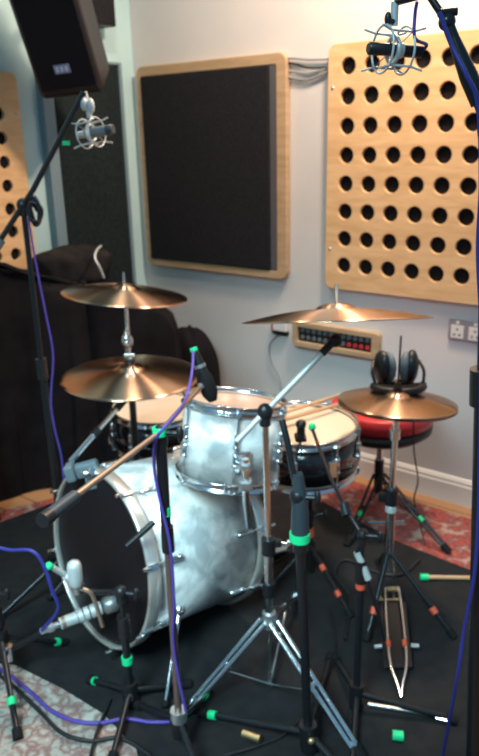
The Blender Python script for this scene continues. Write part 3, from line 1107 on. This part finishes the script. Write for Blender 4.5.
# frame and pedal
for s in (-1, 1):
    part('frame_rod', MB().tube([H0 + V((0.018 * s, 0, 0.16)), H0 + V((0.020 * s, 0, 0.14)), H0 + V((0.022 * s, -0.01, 0.03))], 0.0045, 8), 'chrome', t)
heel = fl(401, 700, FZ)
toe = H0 + V((0.004, -0.05, 0.085))
pv = (heel - toe)
part('footboard', MB().box(toe.lerp(heel, 0.42) - UP * 0.004, (0.085, pv.length * 0.62, 0.008), Matrix((V((1, 0, 0)), -pv.normalized(), V((1, 0, 0)).cross(-pv.normalized()))).transposed(), 0.003), 'blackmetal', t)
mb = MB()
wv = V((0.024, 0, 0))
mb.tube(smooth_path([toe + wv * 0.9 + UP * 0.012, toe.lerp(heel, 0.3) + wv * 1.05 + UP * 0.012, toe.lerp(heel, 0.7) + wv + UP * 0.012, toe.lerp(heel, 0.9) + wv * 0.3 + UP * 0.010, heel + UP * 0.008]), 0.0045, 8)
mb.tube(smooth_path([toe - wv * 0.9 + UP * 0.012, toe.lerp(heel, 0.3) - wv * 1.05 + UP * 0.012, toe.lerp(heel, 0.7) - wv + UP * 0.012, toe.lerp(heel, 0.9) - wv * 0.3 + UP * 0.010, heel + UP * 0.008]), 0.0045, 8)
mb.tube([toe - wv * 0.9 + UP * 0.012, toe + wv * 0.9 + UP * 0.012], 0.0045, 8)
part('pedal_frame', mb, 'chrome', t)
for s in (-1, 1):
    q = toe.lerp(heel, 0.55) + wv * s + UP * 0.012
    part('tape_band', MB().tube([q + pv.normalized() * 0.01, q - pv.normalized() * 0.01], 0.007), 'red', t, 'red tape band')
    part('side_bolt', MB().tube([q + V((0.02 * s, 0, -0.008)), q + V((0.042 * s, 0, -0.01))], 0.006), 'silver', t)
part('hinge', MB().box(toe + V((0, -0.01, 0.014)), (0.034, 0.014, 0.010), None, 0.003), 'brass', t, 'brass coloured hinge')
part('base_bar', MB().tube([H0 + V((-0.045, -0.02, 0.03)), H0 + V((0.045, -0.02, 0.03))], 0.0055, 8), 'brass', t, 'brass coloured cross bar')

# ---------------------------------------------------------------- drum throne and headphones
TH = V((0.545, 2.57, 0))
t = thing('drum_throne', TH.copy(), 'round drum throne with red and black seat behind the hi-hat', 'stool')
zt = 0.517
part('seat_cushion', MB().lathe([(0, 0), (0.17, 0), (0.194, 0.004), (0.196, 0.03), (0.194, 0.056), (0.186, 0.063), (0.12, 0.064), (0, 0.064)], TH + UP * (zt - 0.064), UP, 56), 'redv', t, 'red vinyl cushion')
part('seat_base', MB().lathe([(0, 0), (0.10, 0), (0.165, 0.012), (0.194, 0.035), (0.195, 0.058), (0.17, 0.066), (0, 0.066)], TH + UP * (zt - 0.130), UP, 56), 'black', t, 'black seat base')
part('post', MB().tube([TH + UP * 0.20, TH + UP * (zt - 0.125)], 0.014), 'chrome', t)
part('post_sleeve', MB().tube([TH + UP * 0.14, TH + UP * 0.28], 0.019), 'blackmetal', t)
leg_set(t, TH + UP * 0.22, [fl(348, 545, FZ), fl(447, 552, FZ), W(0.18, 0.0, 0.12) + UP * 0.008], 0.009, 'blackmetal', double=True, brace_h=0.14, tapes=((0, 0.6, 'green'), (1, 0.62, 'green')))
part('strut', MB().tube([TH + V((-0.06, -0.12, 0.07)), TH + V((0.08, -0.12, 0.07))], 0.005), 'chrome', t)

HR = Matrix.Rotation(math.radians(-5), 3, 'X')
hc = hh + HR @ V((0.018, 0.092, 0.014))
hs = 0.80
t = thing('headphones', hc, 'black closed headphones with grey ear pads resting on the hi-hat behind its rod', 'headphones')


def hp(x, y, z):
    return hc + V((x * hs, y * hs, z * hs))


for sg in (-1, 1):
    rot = Matrix.Rotation(-0.30 * sg, 3, 'Z')
    ec = part('ear_cup', MB().ball(hp(0.058 * sg, 0.015, 0.090), hs, (0.028, 0.050, 0.068), rot), 'black', t)
    o = MB().ball(hp(0.032 * sg, 0.012, 0.090), hs, (0.022, 0.048, 0.064), rot).build('ear_pad', M['grey'], t)
    o.parent = ec
    o['label'] = 'grey ear pad'
    part('yoke', MB().tube(smooth_path([hp(0.088 * sg, 0.030, 0.11), hp(0.100 * sg, -0.010, 0.08), hp(0.092 * sg, -0.045, 0.040)]), 0.005), 'blackmetal', t)
band = [hp(math.cos(a) * 0.095, -0.025 + math.sin(a) * 0.075, 0.026) for a in [PI + PI * k / 14 for k in range(15)]]
part('headband', MB().tube(band, 0.013, 12), 'black', t)
part('headband_pad', MB().tube([hp(math.cos(a) * 0.085, 0.0 + math.sin(a) * 0.055, 0.022) for a in [PI * 1.15 + PI * 0.7 * k / 10 for k in range(11)]], 0.012, 12), 'rubber', t)
part('yoke_bar', MB().tube([hp(-0.07, 0.02, 0.022), hp(0.07, 0.02, 0.022)], 0.012), 'black', t)
cable('headphone_cable', [hp(0.06, 0.03, 0.02), hp(0.08, 0.10, 0.0), hh + V((0.10, 0.20, -0.06)), at(414, 450, 2.30), at(418, 480, 2.40), at(414, 500, 2.45), at(419, 520, 2.45), fl(425, 545, FZ + 0.004)], 0.0028, 'blackcable',
      'thin black headphone lead hanging from behind the hi-hat to the rug')


# ---------------------------------------------------------------- microphone stands
def stand(name, base, h, label, feet, boom=None, weight=None, tapes=(), leg_tapes=(), pole_mat='blackmetal', hub_z=0.14, upper_mat=None, split=0.55, boom_r=0.008, boom_mat='blackmetal', r=0.011, clutch=0.019, wt_mat='grey', lean=None, lower_mat=None):
    base = V(base)
    UP = lean or V((0, 0, 1))
    t = thing(name, base, label, 'microphone stand')
    hub = base + UP * hub_z
    leg_set(t, hub, feet, 0.0085, 'blackmetal', tapes=leg_tapes)
    part('lower_tube', MB().tube([base + UP * 0.05, base + UP * h * split], r), lower_mat or pole_mat, t)
    part('upper_tube', MB().tube([base + UP * h * split, base + UP * h], r * 0.75), upper_mat or pole_mat, t)
    part('hub', MB().tube([hub - UP * 0.045, hub + UP * 0.03], r * 2.0), 'black', t)
    part('height_collar', MB().tube([base + UP * (h * split - 0.03), base + UP * (h * split + 0.035)], r * 1.55), 'black', t)
    tp = base + UP * h
    part('clutch', MB().tube([tp - UP * 0.03, tp + UP * 0.012], clutch * 0.8).ball(tp, clutch, (1.0, 1.0, 1.1)), 'black', t)
    part('knob', MB().tube([tp + V((0.01, -0.005, 0)), tp + V((0.04, -0.012, 0))], 0.006).ball(tp + V((0.042, -0.012, 0)), 0.014, (0.6, 0.7, 1.4)), 'black', t)
    if boom:
        bo = part('boom', MB().tube(boom, boom_r), boom_mat, t)
        if weight:
            d = (V(boom[0]) - V(boom[1])).normalized()
            q = V(boom[0])
            o = MB().tube([q - d * weight, q + d * 0.0], boom_r * 1.9, 16).build('counterweight', M[wt_mat], t)
            o.parent = bo
            o = MB().tube([q + d * 0.001, q + d * 0.022], boom_r * 2.1, 16).build('end_cap', M['black'], t)
            o.parent = bo
    for (z, mt_) in tapes:
        part('tape_band', MB().tube([base + UP * (z - 0.011), base + UP * (z + 0.011)], r * 1.35 if z < h * split else r * 1.2), mt_, t, mt_ + ' tape band')
    return t


# A: tall stand at the left with overhead microphone
A_ = fl(68, 592, FZ)
hA = at(33, 205, A_.y).z - FZ
b0 = at(-14, 262, A_.y - 0.04)
b1 = at(84, 92, A_.y + 0.02)
tA = stand('microphone_stand', A_, hA, 'tall black boom stand at the left, boom crossing the left plywood panel', [fl(52, 560, FZ), A_ + V((0.06, 0.24, 0)), A_ + V((-0.2, -0.16, 0))],
           [b0, at(33, 190, A_.y), b1], 0.08, split=0.62, tapes=(), r=0.0115)
part('tape_band', MB().tube([at(66, 143, A_.y + 0.01) - UP * 0.006, at(66, 143, A_.y + 0.01) + UP * 0.006], 0.011), 'green', tA, 'green tape piece')
coil = []
for k in range(101):
    a = 2 * PI * k / 20
    coil.append(at(36, 211, A_.y - 0.02) + V((math.cos(a) * (0.015 + 0.004 * math.sin(k * 0.37)) + 0.003 * math.sin(k * 0.11), -0.012 - 0.006 * math.cos(k * 0.23), math.sin(a) * (0.034 + 0.008 * math.sin(k * 0.21)))))
part('cable_coil', MB().tube(coil, 0.0038, 8), 'black', tA)


def spider(name, c, size, rot, label, with_ring=True, mat_='silver'):
    """elastic shock mount: two rings, four arms, zig-zag elastics"""
    t = thing(name, c, label, 'shock mount')
    R = rot

    def q(x, y, z):
        return V(c) + R @ V((x * size, y * size, z * size))
    for s in (-1, 1):
        ring = [q(0.42 * s, math.cos(a) * 0.8, math.sin(a) * 0.8) for a in [2 * PI * k / 28 for k in range(29)]]
        part('outer_ring', MB().tube(ring, size * 0.042, 8), mat_, t)
    inner = [q(0.0, math.cos(a) * 0.44, math.sin(a) * 0.44) for a in [2 * PI * k / 24 for k in range(25)]]
    part('inner_ring', MB().tube(inner, size * 0.085, 8), mat_, t)
    for k in range(4):
        a = PI / 4 + k * PI / 2
        part('arm', MB().tube([q(-0.85, math.cos(a) * 0.98, math.sin(a) * 0.98), q(-0.42, math.cos(a) * 0.8, math.sin(a) * 0.8), q(0.42, math.cos(a) * 0.8, math.sin(a) * 0.8), q(0.85, math.cos(a) * 0.98, math.sin(a) * 0.98)], size * 0.042, 8), mat_, t)
        for s in (-1, 1):
            part('elastic', MB().tube([q(0.42 * s, math.cos(a) * 0.8, math.sin(a) * 0.8), q(0, math.cos(a + 0.5) * 0.47, math.sin(a + 0.5) * 0.47)], size * 0.022, 6), 'greycable', t)
    return t, q


mc = at(91, 133, A_.y + 0.03)
RA = Matrix.Rotation(-0.12, 3, 'Y') @ Matrix.Rotation(-0.45, 3, 'Z')
tS, q = spider('shock_mount', mc, 0.050, RA, 'silver elastic shock mount on the left boom, in front of the dark screen')
mb = MB().tube([mc + UP * 0.04, mc + V((-0.002, 0, 0.075)), at(84, 92, A_.y + 0.03)], 0.008)
part('mount_neck', mb, 'silver', tS)
part('mount_neck', MB().ball(at(84, 104, A_.y + 0.02), 0.014, (0.8, 0.8, 1.3)).ball(at(91, 106, A_.y + 0.02), 0.013, (0.8, 0.8, 1.6)), 'silver', tS)
t = thing('condenser_microphone', mc, 'slim grey condenser microphone held in the shock mount on the left boom', 'microphone')
part('body', MB().tube([q(-0.3, 0, 0), q(1.15, 0, 0)], 0.0145, 16), 'grey', t)
part('capsule_grille', MB().tube([q(1.15, 0, 0), q(1.50, 0, 0), q(1.55, 0, 0)], [0.0145, 0.0145, 0.011], 16), 'sleeve', t)
part('connector', MB().tube([q(-0.9, 0, 0), q(-0.3, 0, 0)], 0.010, 12), 'silver', t)

# B: overhead right, stand at the right edge
B_ = fl(471, 850, FZ)
topB = at(490, 130, B_.y)
hB = (topB - B_).length
el = at(447, 22, B_.y + 0.03)
tp = topB
tB = stand('microphone_stand', B_, hB, 'black boom stand at the right edge, its boom holding the overhead microphone', [B_ + V((-0.16, 0.22, 0)), B_ + V((0.28, 0.05, 0)), B_ + V((-0.10, -0.25, 0))],
           [tp, el], split=0.72, r=0.0150, boom_r=0.009, lean=(topB - B_).normalized())
part('boom_joint', MB().ball(el, 0.013).tube([el + V((-0.014, 0, 0.012)), el + V((0.014, 0, 0.014))], 0.006), 'blackmetal', tB)
part('boom_sleeve', MB().tube([tp.lerp(el, 0.25), tp.lerp(el, 0.5), tp.lerp(el, 0.85)], [0.013, 0.014, 0.009]), 'blackmetal', tB)
arm_end = at(395, 2, B_.y + 0.06)
part('boom_arm', MB().tube([el, at(428, -6, B_.y + 0.04), arm_end], 0.006), 'blackmetal', tB)
mb_c = at(393, 50, B_.y + 0.06)
RB = Matrix.Rotation(0.05, 3, 'Y') @ Matrix.Rotation(0.30, 3, 'Z')
tS, q = spider('shock_mount', mb_c, 0.043, RB, 'silver elastic shock mount hanging in front of the perforated panel at the top right', mat_='silver')
part('mount_neck', MB().tube([mb_c + UP * 0.034, arm_end], 0.006), 'silver', tS)
part('knob', MB().tube([at(395, 22, B_.y + 0.06), at(389, 21, B_.y + 0.05)], 0.004).ball(at(388, 19, B_.y + 0.05), 0.008, (0.7, 0.7, 1.3)), 'black', tS)
t = thing('condenser_microphone', mb_c, 'slim black condenser microphone lying in the top right shock mount', 'microphone')
part('body', MB().tube([q(-1.0, 0, 0), q(-0.95, 0, 0), q(0.5, 0, 0)], [0.007, 0.0095, 0.0095], 16), 'black', t)
part('silver_ring', MB().tube([q(0.20, 0, 0), q(0.34, 0, 0)], 0.0115, 16), 'silver', t, 'silver ring')
part('connector', MB().tube([q(0.5, 0, 0), q(1.15, 0, 0)], 0.0095, 12), 'black', t)
qc = q(1.1, 0, 0)
cable('microphone_cable', [qc, qc + V((0.010, 0, 0.01)), at(415, 38, B_.y + 0.04), at(415, 15, B_.y + 0.04), at(417, 2, B_.y + 0.03)], 0.0028, 'violet', 'short violet cable rising from the top right microphone to its boom')
cable('microphone_cable', [at(439, 12, B_.y - 0.0), at(452, 46, B_.y - 0.005), at(466, 74, B_.y - 0.02), at(478, 105, B_.y - 0.02), at(481, 180, B_.y - 0.02), at(478, 250, B_.y - 0.02), at(481, 330, B_.y - 0.02), at(480, 450, B_.y - 0.02), at(476, 560, B_.y - 0.04), at(464, 630, B_.y - 0.03), at(455, 690, B_.y - 0.03), fl(436, 790, FZ + 0.004)], 0.0035, 'bluecable',
      'blue cable running down the right edge boom stand to the carpet')

# C: tom microphone stand in the foreground
C_ = fl(181, 752, FZ)
topC = at(160, 432, C_.y)
hC = topC.z - FZ
e1 = at(201, 386, C_.y + 0.28)
e1.z = topC.z + 0.005
dC = (e1 - topC)
e0_ = at(50, 515, 1.045)
tC = stand('microphone_stand', C_, hC, 'black boom stand in the foreground before the bass drum, copper tube boom to the tom', [fl(207, 696, FZ), fl(138, 708, FZ), C_ + V((0.10, -0.22, 0))],
           [e0_, topC, e1], 0.075, tapes=((at(168, 515, C_.y).z, 'green'),), leg_tapes=((0, 0.90, 'green'),), boom_mat='copper', boom_r=0.0062, r=0.0095, clutch=0.017, upper_mat='blackmetal', hub_z=0.10, split=0.7, wt_mat='sleeve', lower_mat='coppdark')
C_h = hC
part('sleeve', MB().tube([topC - UP * 0.26, topC - UP * 0.02], [0.0115, 0.0135]), 'blackmetal', tC)
part('tape_band', MB().tube([topC + V((0, -0.003, -0.006)), topC + V((0, -0.003, 0.012))], 0.0165), 'green', tC, 'green tape on the clutch')
part('boom_end', MB().ball(e1, 0.010), 'chrome', tC)
part('hub_ring', MB().tube([C_ + UP * 0.105, C_ + UP * 0.135], 0.021), 'nickel', tC)
# tom microphone
m0, m1 = at(194, 350, C_.y + 0.31), at(213, 401, C_.y + 0.29)
mk = m0.lerp(m1, 0.42)
dm = (m1 - m0).normalized()
t = thing('dynamic_microphone', mk, 'black microphone with foam tip pointing down at the white rack tom', 'microphone')
part('body', MB().tube([m0, m0.lerp(m1, 0.15), mk], [0.009, 0.012, 0.0145], 16), 'black', t)
part('foam_head', MB().tube([mk, m0.lerp(m1, 0.55), m0.lerp(m1, 0.85), m1], [0.015, 0.021, 0.021, 0.011], 18), 'rubber', t)
part('green_tape', MB().tube([m0 - dm * 0.006, m0 + dm * 0.008], 0.0095), 'green', t, 'green tape band')
part('band', MB().tube([m0.lerp(m1, 0.28), m0.lerp(m1, 0.34)], 0.0150), 'nickel', t, 'grey band')
part('clip', MB().tube([mk + V((-0.004, 0, 0)), e1 + V((0.006, 0, 0))], 0.006), 'blackmetal', t)
cable('microphone_cable', [m0 - dm * 0.004, at(192, 372, C_.y + 0.24), at(186, 398, C_.y + 0.16), at(176, 414, C_.y + 0.05), at(164, 428, C_.y - 0.035), at(156, 440, C_.y - 0.028), at(154, 465, C_.y - 0.014), at(160, 500, C_.y - 0.018), at(170, 545, C_.y - 0.02), at(174, 600, C_.y - 0.02), at(173, 640, C_.y - 0.014), at(179, 680, C_.y - 0.02), at(186, 712, C_.y - 0.03)], 0.0036, 'violet',
      'violet cable hanging from the tom microphone down the foreground boom stand')

# E: centre foreground black stand
E_ = fl(309, 752, FZ)
tpE = at(298, 496, E_.y)
hE = (tpE - E_).length
tE = stand('microphone_stand', E_, hE, 'black stand left of the snare stand, with grey sleeve and green tape, centre foreground', [fl(203, 716, FZ), fl(330, 660, FZ) + V((0, 0, 0)), E_ + V((0.14, -0.18, 0))],
           [tpE, at(287, 440, E_.y + 0.02), at(282, 420, E_.y + 0.04)], tapes=(), leg_tapes=((0, 0.90, 'green'), (0, 0.99, 'green')), r=0.0115, boom_r=0.0075, split=0.85, hub_z=0.06, lean=(tpE - E_).normalized())
part('sleeve', MB().tube([at(300, 538, E_.y), at(300, 500, E_.y), at(298, 474, E_.y)], [0.022, 0.018, 0.011], 20), 'sleeve', tE, 'blue-grey tapered sleeve')
part('tape_band', MB().tube([at(300, 540, E_.y), at(300, 532, E_.y)], 0.0240, 20), 'green', tE, 'green tape band')
part('brass_bolt', MB().ball(at(311, 741, E_.y - 0.03), 0.009), 'brass', tE)
q0_, q1_ = fl(260, 739, FZ + 0.022), fl(243, 733, FZ + 0.020)
part('leg_decal', MB().tube([q0_, q1_], 0.0105), 'brass', tE, 'gold label on the leg')

# snare microphone clipped near the rim
sm = at(301, 431, 2.02)
t = thing('clip_microphone', sm, 'small black microphone clipped at the near rim of the snare drum', 'microphone')
part('body', MB().tube([sm + V((0, 0, -0.03)), sm + V((0, 0, 0.010))], 0.013, 16), 'black', t)
part('grille', MB().ball(sm + V((0.0, 0.0, 0.022)), 0.017, (1, 1, 0.95)), 'black', t)
part('clip', MB().box(sm + V((0.0, 0.02, -0.03)), (0.035, 0.05, 0.014), None, 0.004), 'rubber', t)
# its short gooseneck is carried by the boom of stand E
t_ = part('gooseneck', MB().tube(smooth_path([sm + V((0, 0, -0.03)), sm + V((-0.02, -0.05, -0.05)), at(288, 447, 1.75), at(286, 438, E_.y + 0.03)]), 0.005), 'blackmetal', t)

# F: snare boom stand
F_ = fl(356, 708, FZ)
hF = at(350, 535, F_.y).z - FZ
tpF = F_ + UP * hF
tF = stand('microphone_stand', F_, hF, 'thin black boom stand right of centre with red tape, its boom reaching the snare drum', [fl(452, 722, FZ), fl(330, 668, FZ) + V((0.02, 0.02, 0)), F_ + V((-0.05, -0.24, 0))],
           [tpF, at(345, 508, F_.y + 0.04), at(328, 472, F_.y + 0.22), at(312, 428, F_.y + 0.42)], tapes=((at(355, 588, F_.y).z, 'red'),), r=0.0095, boom_r=0.0052, split=0.8, hub_z=0.05, clutch=0.015)
ef = at(312, 427, F_.y + 0.42)
part('tape_band', MB().ball(ef, 0.013, (0.9, 0.9, 1.0)), 'green', tF, 'green tape at the boom tip')
qr = at(318, 445, F_.y + 0.345)
part('tape_band', MB().ball(qr, 0.0075, (0.9, 0.9, 1.4)), 'red', tF, 'red tape on the boom')
part('boom_collar', MB().tube([at(347, 516, F_.y + 0.03), at(344, 504, F_.y + 0.055)], 0.013), 'black', tF)
part('white_tube', MB().tube([at(357, 552, F_.y), at(368, 579, F_.y - 0.01)], 0.0095), 'silver', tF, 'white taped tube')
part('tail_rod', MB().tube([tpF, at(357, 552, F_.y), at(368, 579, F_.y - 0.01), at(378, 612, F_.y - 0.02), at(384, 640, F_.y - 0.02)], 0.0055), 'blackmetal', tF)

# D: two stands before the bass drum
D1 = fl(6, 672, FZ)
h1_ = at(2, 592, D1.y).z - FZ
dz_ = at(12, 648, D1.y - 0.02)
ms0, ms1 = at(60, 624, 1.68), at(113, 603, 1.74)
tD = stand('microphone_stand', D1, h1_, 'low black stand at the lower left, foot with green tape on the pale rug', [fl(18, 738, 0.006), fl(63, 645, FZ), D1 + V((-0.2, 0.05, 0))],
           [at(-20, 668, D1.y - 0.05), dz_, ms0], tapes=(), leg_tapes=((0, 0.68, 'green'), (1, 0.93, 'green')), hub_z=0.12, boom_r=0.009, split=0.7)
part('collar', MB().tube([dz_ + V((-0.006, -0.014, -0.03)), dz_ + V((-0.004, -0.014, 0.02))], 0.012), 'chrome', tD)
dk = (ms1 - ms0).normalized()
t = thing('kick_microphone', ms0, 'silver ribbed microphone pointing into the black bass drum head', 'microphone')
part('body', MB().tube([ms0 + dk * 0.0, ms0 + dk * 0.05], 0.017, 18), 'silver', t)
mb = MB()
for k in range(4):
    mb.tube([ms0 + dk * (0.052 + 0.018 * k), ms0 + dk * (0.066 + 0.018 * k)], 0.0195, 18)
part('ribbed_collar', mb, 'silver', t)
part('capsule', MB().tube([ms0 + dk * 0.124, ms0 + dk * 0.13, ms0 + dk * 0.165, ms0 + dk * 0.172], [0.016, 0.025, 0.025, 0.018], 20), 'nickel', t)
part('connector', MB().tube([ms0 - dk * 0.055, ms0 - dk * 0.002], 0.0095, 14).tube([ms0 - dk * 0.035, ms0 - dk * 0.018], 0.0135, 14), 'nickel', t)
part('red_ring', MB().tube([ms0 + dk * 0.006, ms0 + dk * 0.016], 0.0178, 18), 'copper', t, 'copper ring')
# second
D2 = fl(131, 704, FZ)
h2_ = at(119, 592, D2.y).z - FZ
mw = at(75, 574, 1.66)
tD2 = stand('microphone_stand', D2, h2_, 'short black stand with green tape just before the lower hoop of the bass drum', [fl(92, 683, FZ), D2 + V((0.15, 0.06, 0)), D2 + V((-0.02, -0.19, 0))],
            [D2 + UP * h2_, at(100, 592, 1.66), mw - UP * 0.05], tapes=((at(123, 663, D2.y).z, 'green'),), leg_tapes=((0, 0.97, 'green'),), hub_z=0.045, boom_r=0.0085, split=0.7)
part('bolt', MB().tube([D2 + V((0, -0.012, 0.03)), D2 + V((0, -0.012, 0.05))], 0.013), 'chrome', tD2)
t = thing('capsule_microphone', mw - UP * 0.04, 'white rounded microphone standing upright in front of the bass drum head', 'microphone')
part('body', MB().lathe([(0, 0), (0.014, 0.0), (0.019, 0.010), (0.020, 0.025), (0.020, 0.062), (0.017, 0.074), (0.009, 0.080), (0, 0.081)], mw - UP * 0.04, UP, 24), 'silver', t)
part('collar', MB().tube([mw - UP * 0.06, mw - UP * 0.04], 0.012), 'nickel', t)
part('side_clip', MB().tube([mw + V((-0.025, 0, -0.005)), at(52, 567, 1.63)], 0.008).tube([mw + V((-0.03, 0, -0.005)), mw + V((-0.015, 0, -0.010))], 0.012), 'silver', t)
part('green_tape', MB().ball(at(49, 566, 1.625), 0.011), 'green', t, 'green tape piece')
part('cradle', MB().tube(smooth_path([mw + V((0.018, -0.01, -0.04)), mw + V((0.040, -0.01, -0.055)), mw + V((0.050, -0.005, -0.10)), mw + V((0.060, 0.0, -0.17))]), 0.006), 'copper', t, 'copper coloured curved bar')
cable('microphone_cable', [at(-12, 545, 1.66), at(10, 550, 1.64), at(32, 551, 1.62), at(44, 566, 1.615), at(52, 590, 1.61), at(58, 610, 1.62), ms0 - dk * 0.055], 0.0048, 'bluecable',
      'blue-violet cable coming from the left edge to the silver bass drum microphone')

# cable down stand A
cable('microphone_cable', [at(36, 196, A_.y - 0.03), at(29, 212, A_.y - 0.028), at(31, 235, A_.y - 0.02), at(38, 275, A_.y - 0.018), at(46, 315, A_.y - 0.018), at(53, 355, A_.y - 0.016), at(51, 400, A_.y - 0.018), at(55, 430, A_.y - 0.018), at(63, 470, A_.y - 0.017), at(66, 560, A_.y - 0.017)], 0.0032, 'violet',
      'violet cable running down the tall left boom stand')

# floor cables
Z = FZ + 0.006
cable('floor_cable', [fl(-15, 662, Z), fl(8, 674, Z), fl(30, 692, Z), fl(50, 710, Z), fl(75, 721, Z), fl(100, 723, Z), fl(125, 719, Z), fl(150, 722, Z), fl(170, 722, Z)], 0.0055, 'violet',
      'thick violet cable curving over the pale rug edge at the lower left')
cable('floor_cable', [fl(-10, 668, Z), fl(15, 688, Z), fl(40, 712, Z), fl(62, 733, Z), fl(90, 741, Z), fl(118, 738, Z), fl(145, 752, Z), fl(165, 775, Z)], 0.0055, 'blackcable',
      'thick black cable lying on the pale rug below the violet one')
cable('floor_cable', [fl(110, 700, Z), fl(96, 735, Z), fl(88, 770, Z)], 0.005, 'blackcable', 'short black cable crossing the pale rug near the bottom edge')
cable('floor_cable', [fl(420, 560, Z + 0.001), fl(400, 575, Z), fl(370, 570, Z), fl(345, 560, Z), fl(335, 575, Z), fl(350, 600, Z), fl(345, 640, Z)], 0.005, 'blackcable',
      'black cable winding over the carpet between hi-hat and snare stands')
cable('floor_cable', [fl(225, 756, Z), fl(260, 745, Z), fl(290, 730, Z), fl(320, 690, Z), fl(335, 650, Z), fl(330, 610, Z)], 0.004, 'blackcable',
      'thin black cable on the carpet behind the centre foreground stand')


def rod(name, p0, p1, r, mt_, tape_u, label, cat):
    t = thing(name, V(p0), label, cat)
    p0, p1 = V(p0), V(p1)
    part('shaft', MB().tube([p0, p1], r), mt_, t)
    q = p0.lerp(p1, tape_u)
    d = (p1 - p0).normalized()
    part('tape_band', MB().tube([q - d * 0.014, q + d * 0.014], r * 1.6), 'green', t, 'green tape band')


rod('cable_connector', fl(421, 577, FZ + 0.012), fl(476, 578, FZ + 0.009), 0.0075, 'stick', 0.06, 'thin wooden rod with green tape lying on the carpet right of the hi-hat', 'rod')
rod('tape_piece', fl(394, 735, FZ + 0.010), fl(402, 736, FZ + 0.010), 0.008, 'green', 0.5, 'lump of green tape on the carpet below the hi-hat pedal', 'tape')
t = thing('floor_bar', fl(372, 705, FZ), 'grey metal bar lying on the carpet below the hi-hat pedal', 'bar')
part('bar', MB().tube([fl(368, 704, FZ + 0.007), fl(448, 717, FZ + 0.007)], 0.0055), 'nickel', t)
part('bolt', MB().tube([fl(436, 718, FZ + 0.009), fl(447, 721, FZ + 0.009)], 0.007), 'chrome', t)

GROUPS = {'microphone_stand': 'microphone stands around the drum kit', 'crash_cymbal': 'crash cymbals', 'hi_hat_cymbal': 'pair of hi-hat cymbals',
          'drumstick': 'drumsticks on the snare drum', 'wall_cable': 'cables between the wall panels', 'shock_mount': 'elastic shock mounts',
          'floor_cable': 'cables lying on the floor', 'microphone_cable': 'microphone cables', 'condenser_microphone': 'condenser microphones in shock mounts',
          'perforated_wood_panel': 'perforated plywood wall panels', 'draped_stack': 'stacks under black cloth', 'persian_rug': 'red patterned rugs',
          'cymbal_stand': 'chrome cymbal stands'}
for ob in list(C.objects):
    k = ob.name.split('.')[0]
    if k in GROUPS and ob.parent is None:
        ob['group'] = GROUPS[k]

# bass drum pedal behind the batter head
bp = KB - KA * 0.10
t = thing('bass_drum_pedal', V((bp.x, bp.y, FZ)), 'dark bass drum pedal behind the bass drum beside the centre cymbal stand', 'pedal')
fx = -V((KA.x, KA.y, 0)).normalized()
PR = Matrix((fx.cross(UP), fx, UP)).transposed()
o_ = V((bp.x, bp.y, FZ))
part('base_plate', MB().box(o_ + fx * 0.10 + UP * 0.006, (0.09, 0.30, 0.01), PR, 0.003), 'blackmetal', t)
part('footboard', MB().box(o_ + fx * 0.12 + UP * 0.05, (0.075, 0.26, 0.008), PR @ Matrix.Rotation(-0.22, 3, 'X'), 0.003), 'nickel', t)
for s in (-1, 1):
    part('upright', MB().tube([o_ + fx.cross(UP) * 0.045 * s + UP * 0.012, o_ + fx.cross(UP) * 0.045 * s + UP * 0.17], 0.007), 'chrome', t)
part('axle', MB().tube([o_ + fx.cross(UP) * 0.06 + UP * 0.17, o_ - fx.cross(UP) * 0.06 + UP * 0.17], 0.006), 'chrome', t)
part('beater', MB().tube([o_ + UP * 0.17, o_ + fx * 0.05 + UP * 0.30], 0.004).tube([o_ + fx * 0.035 + UP * 0.30, o_ + fx * 0.075 + UP * 0.305], 0.024), 'brass', t)
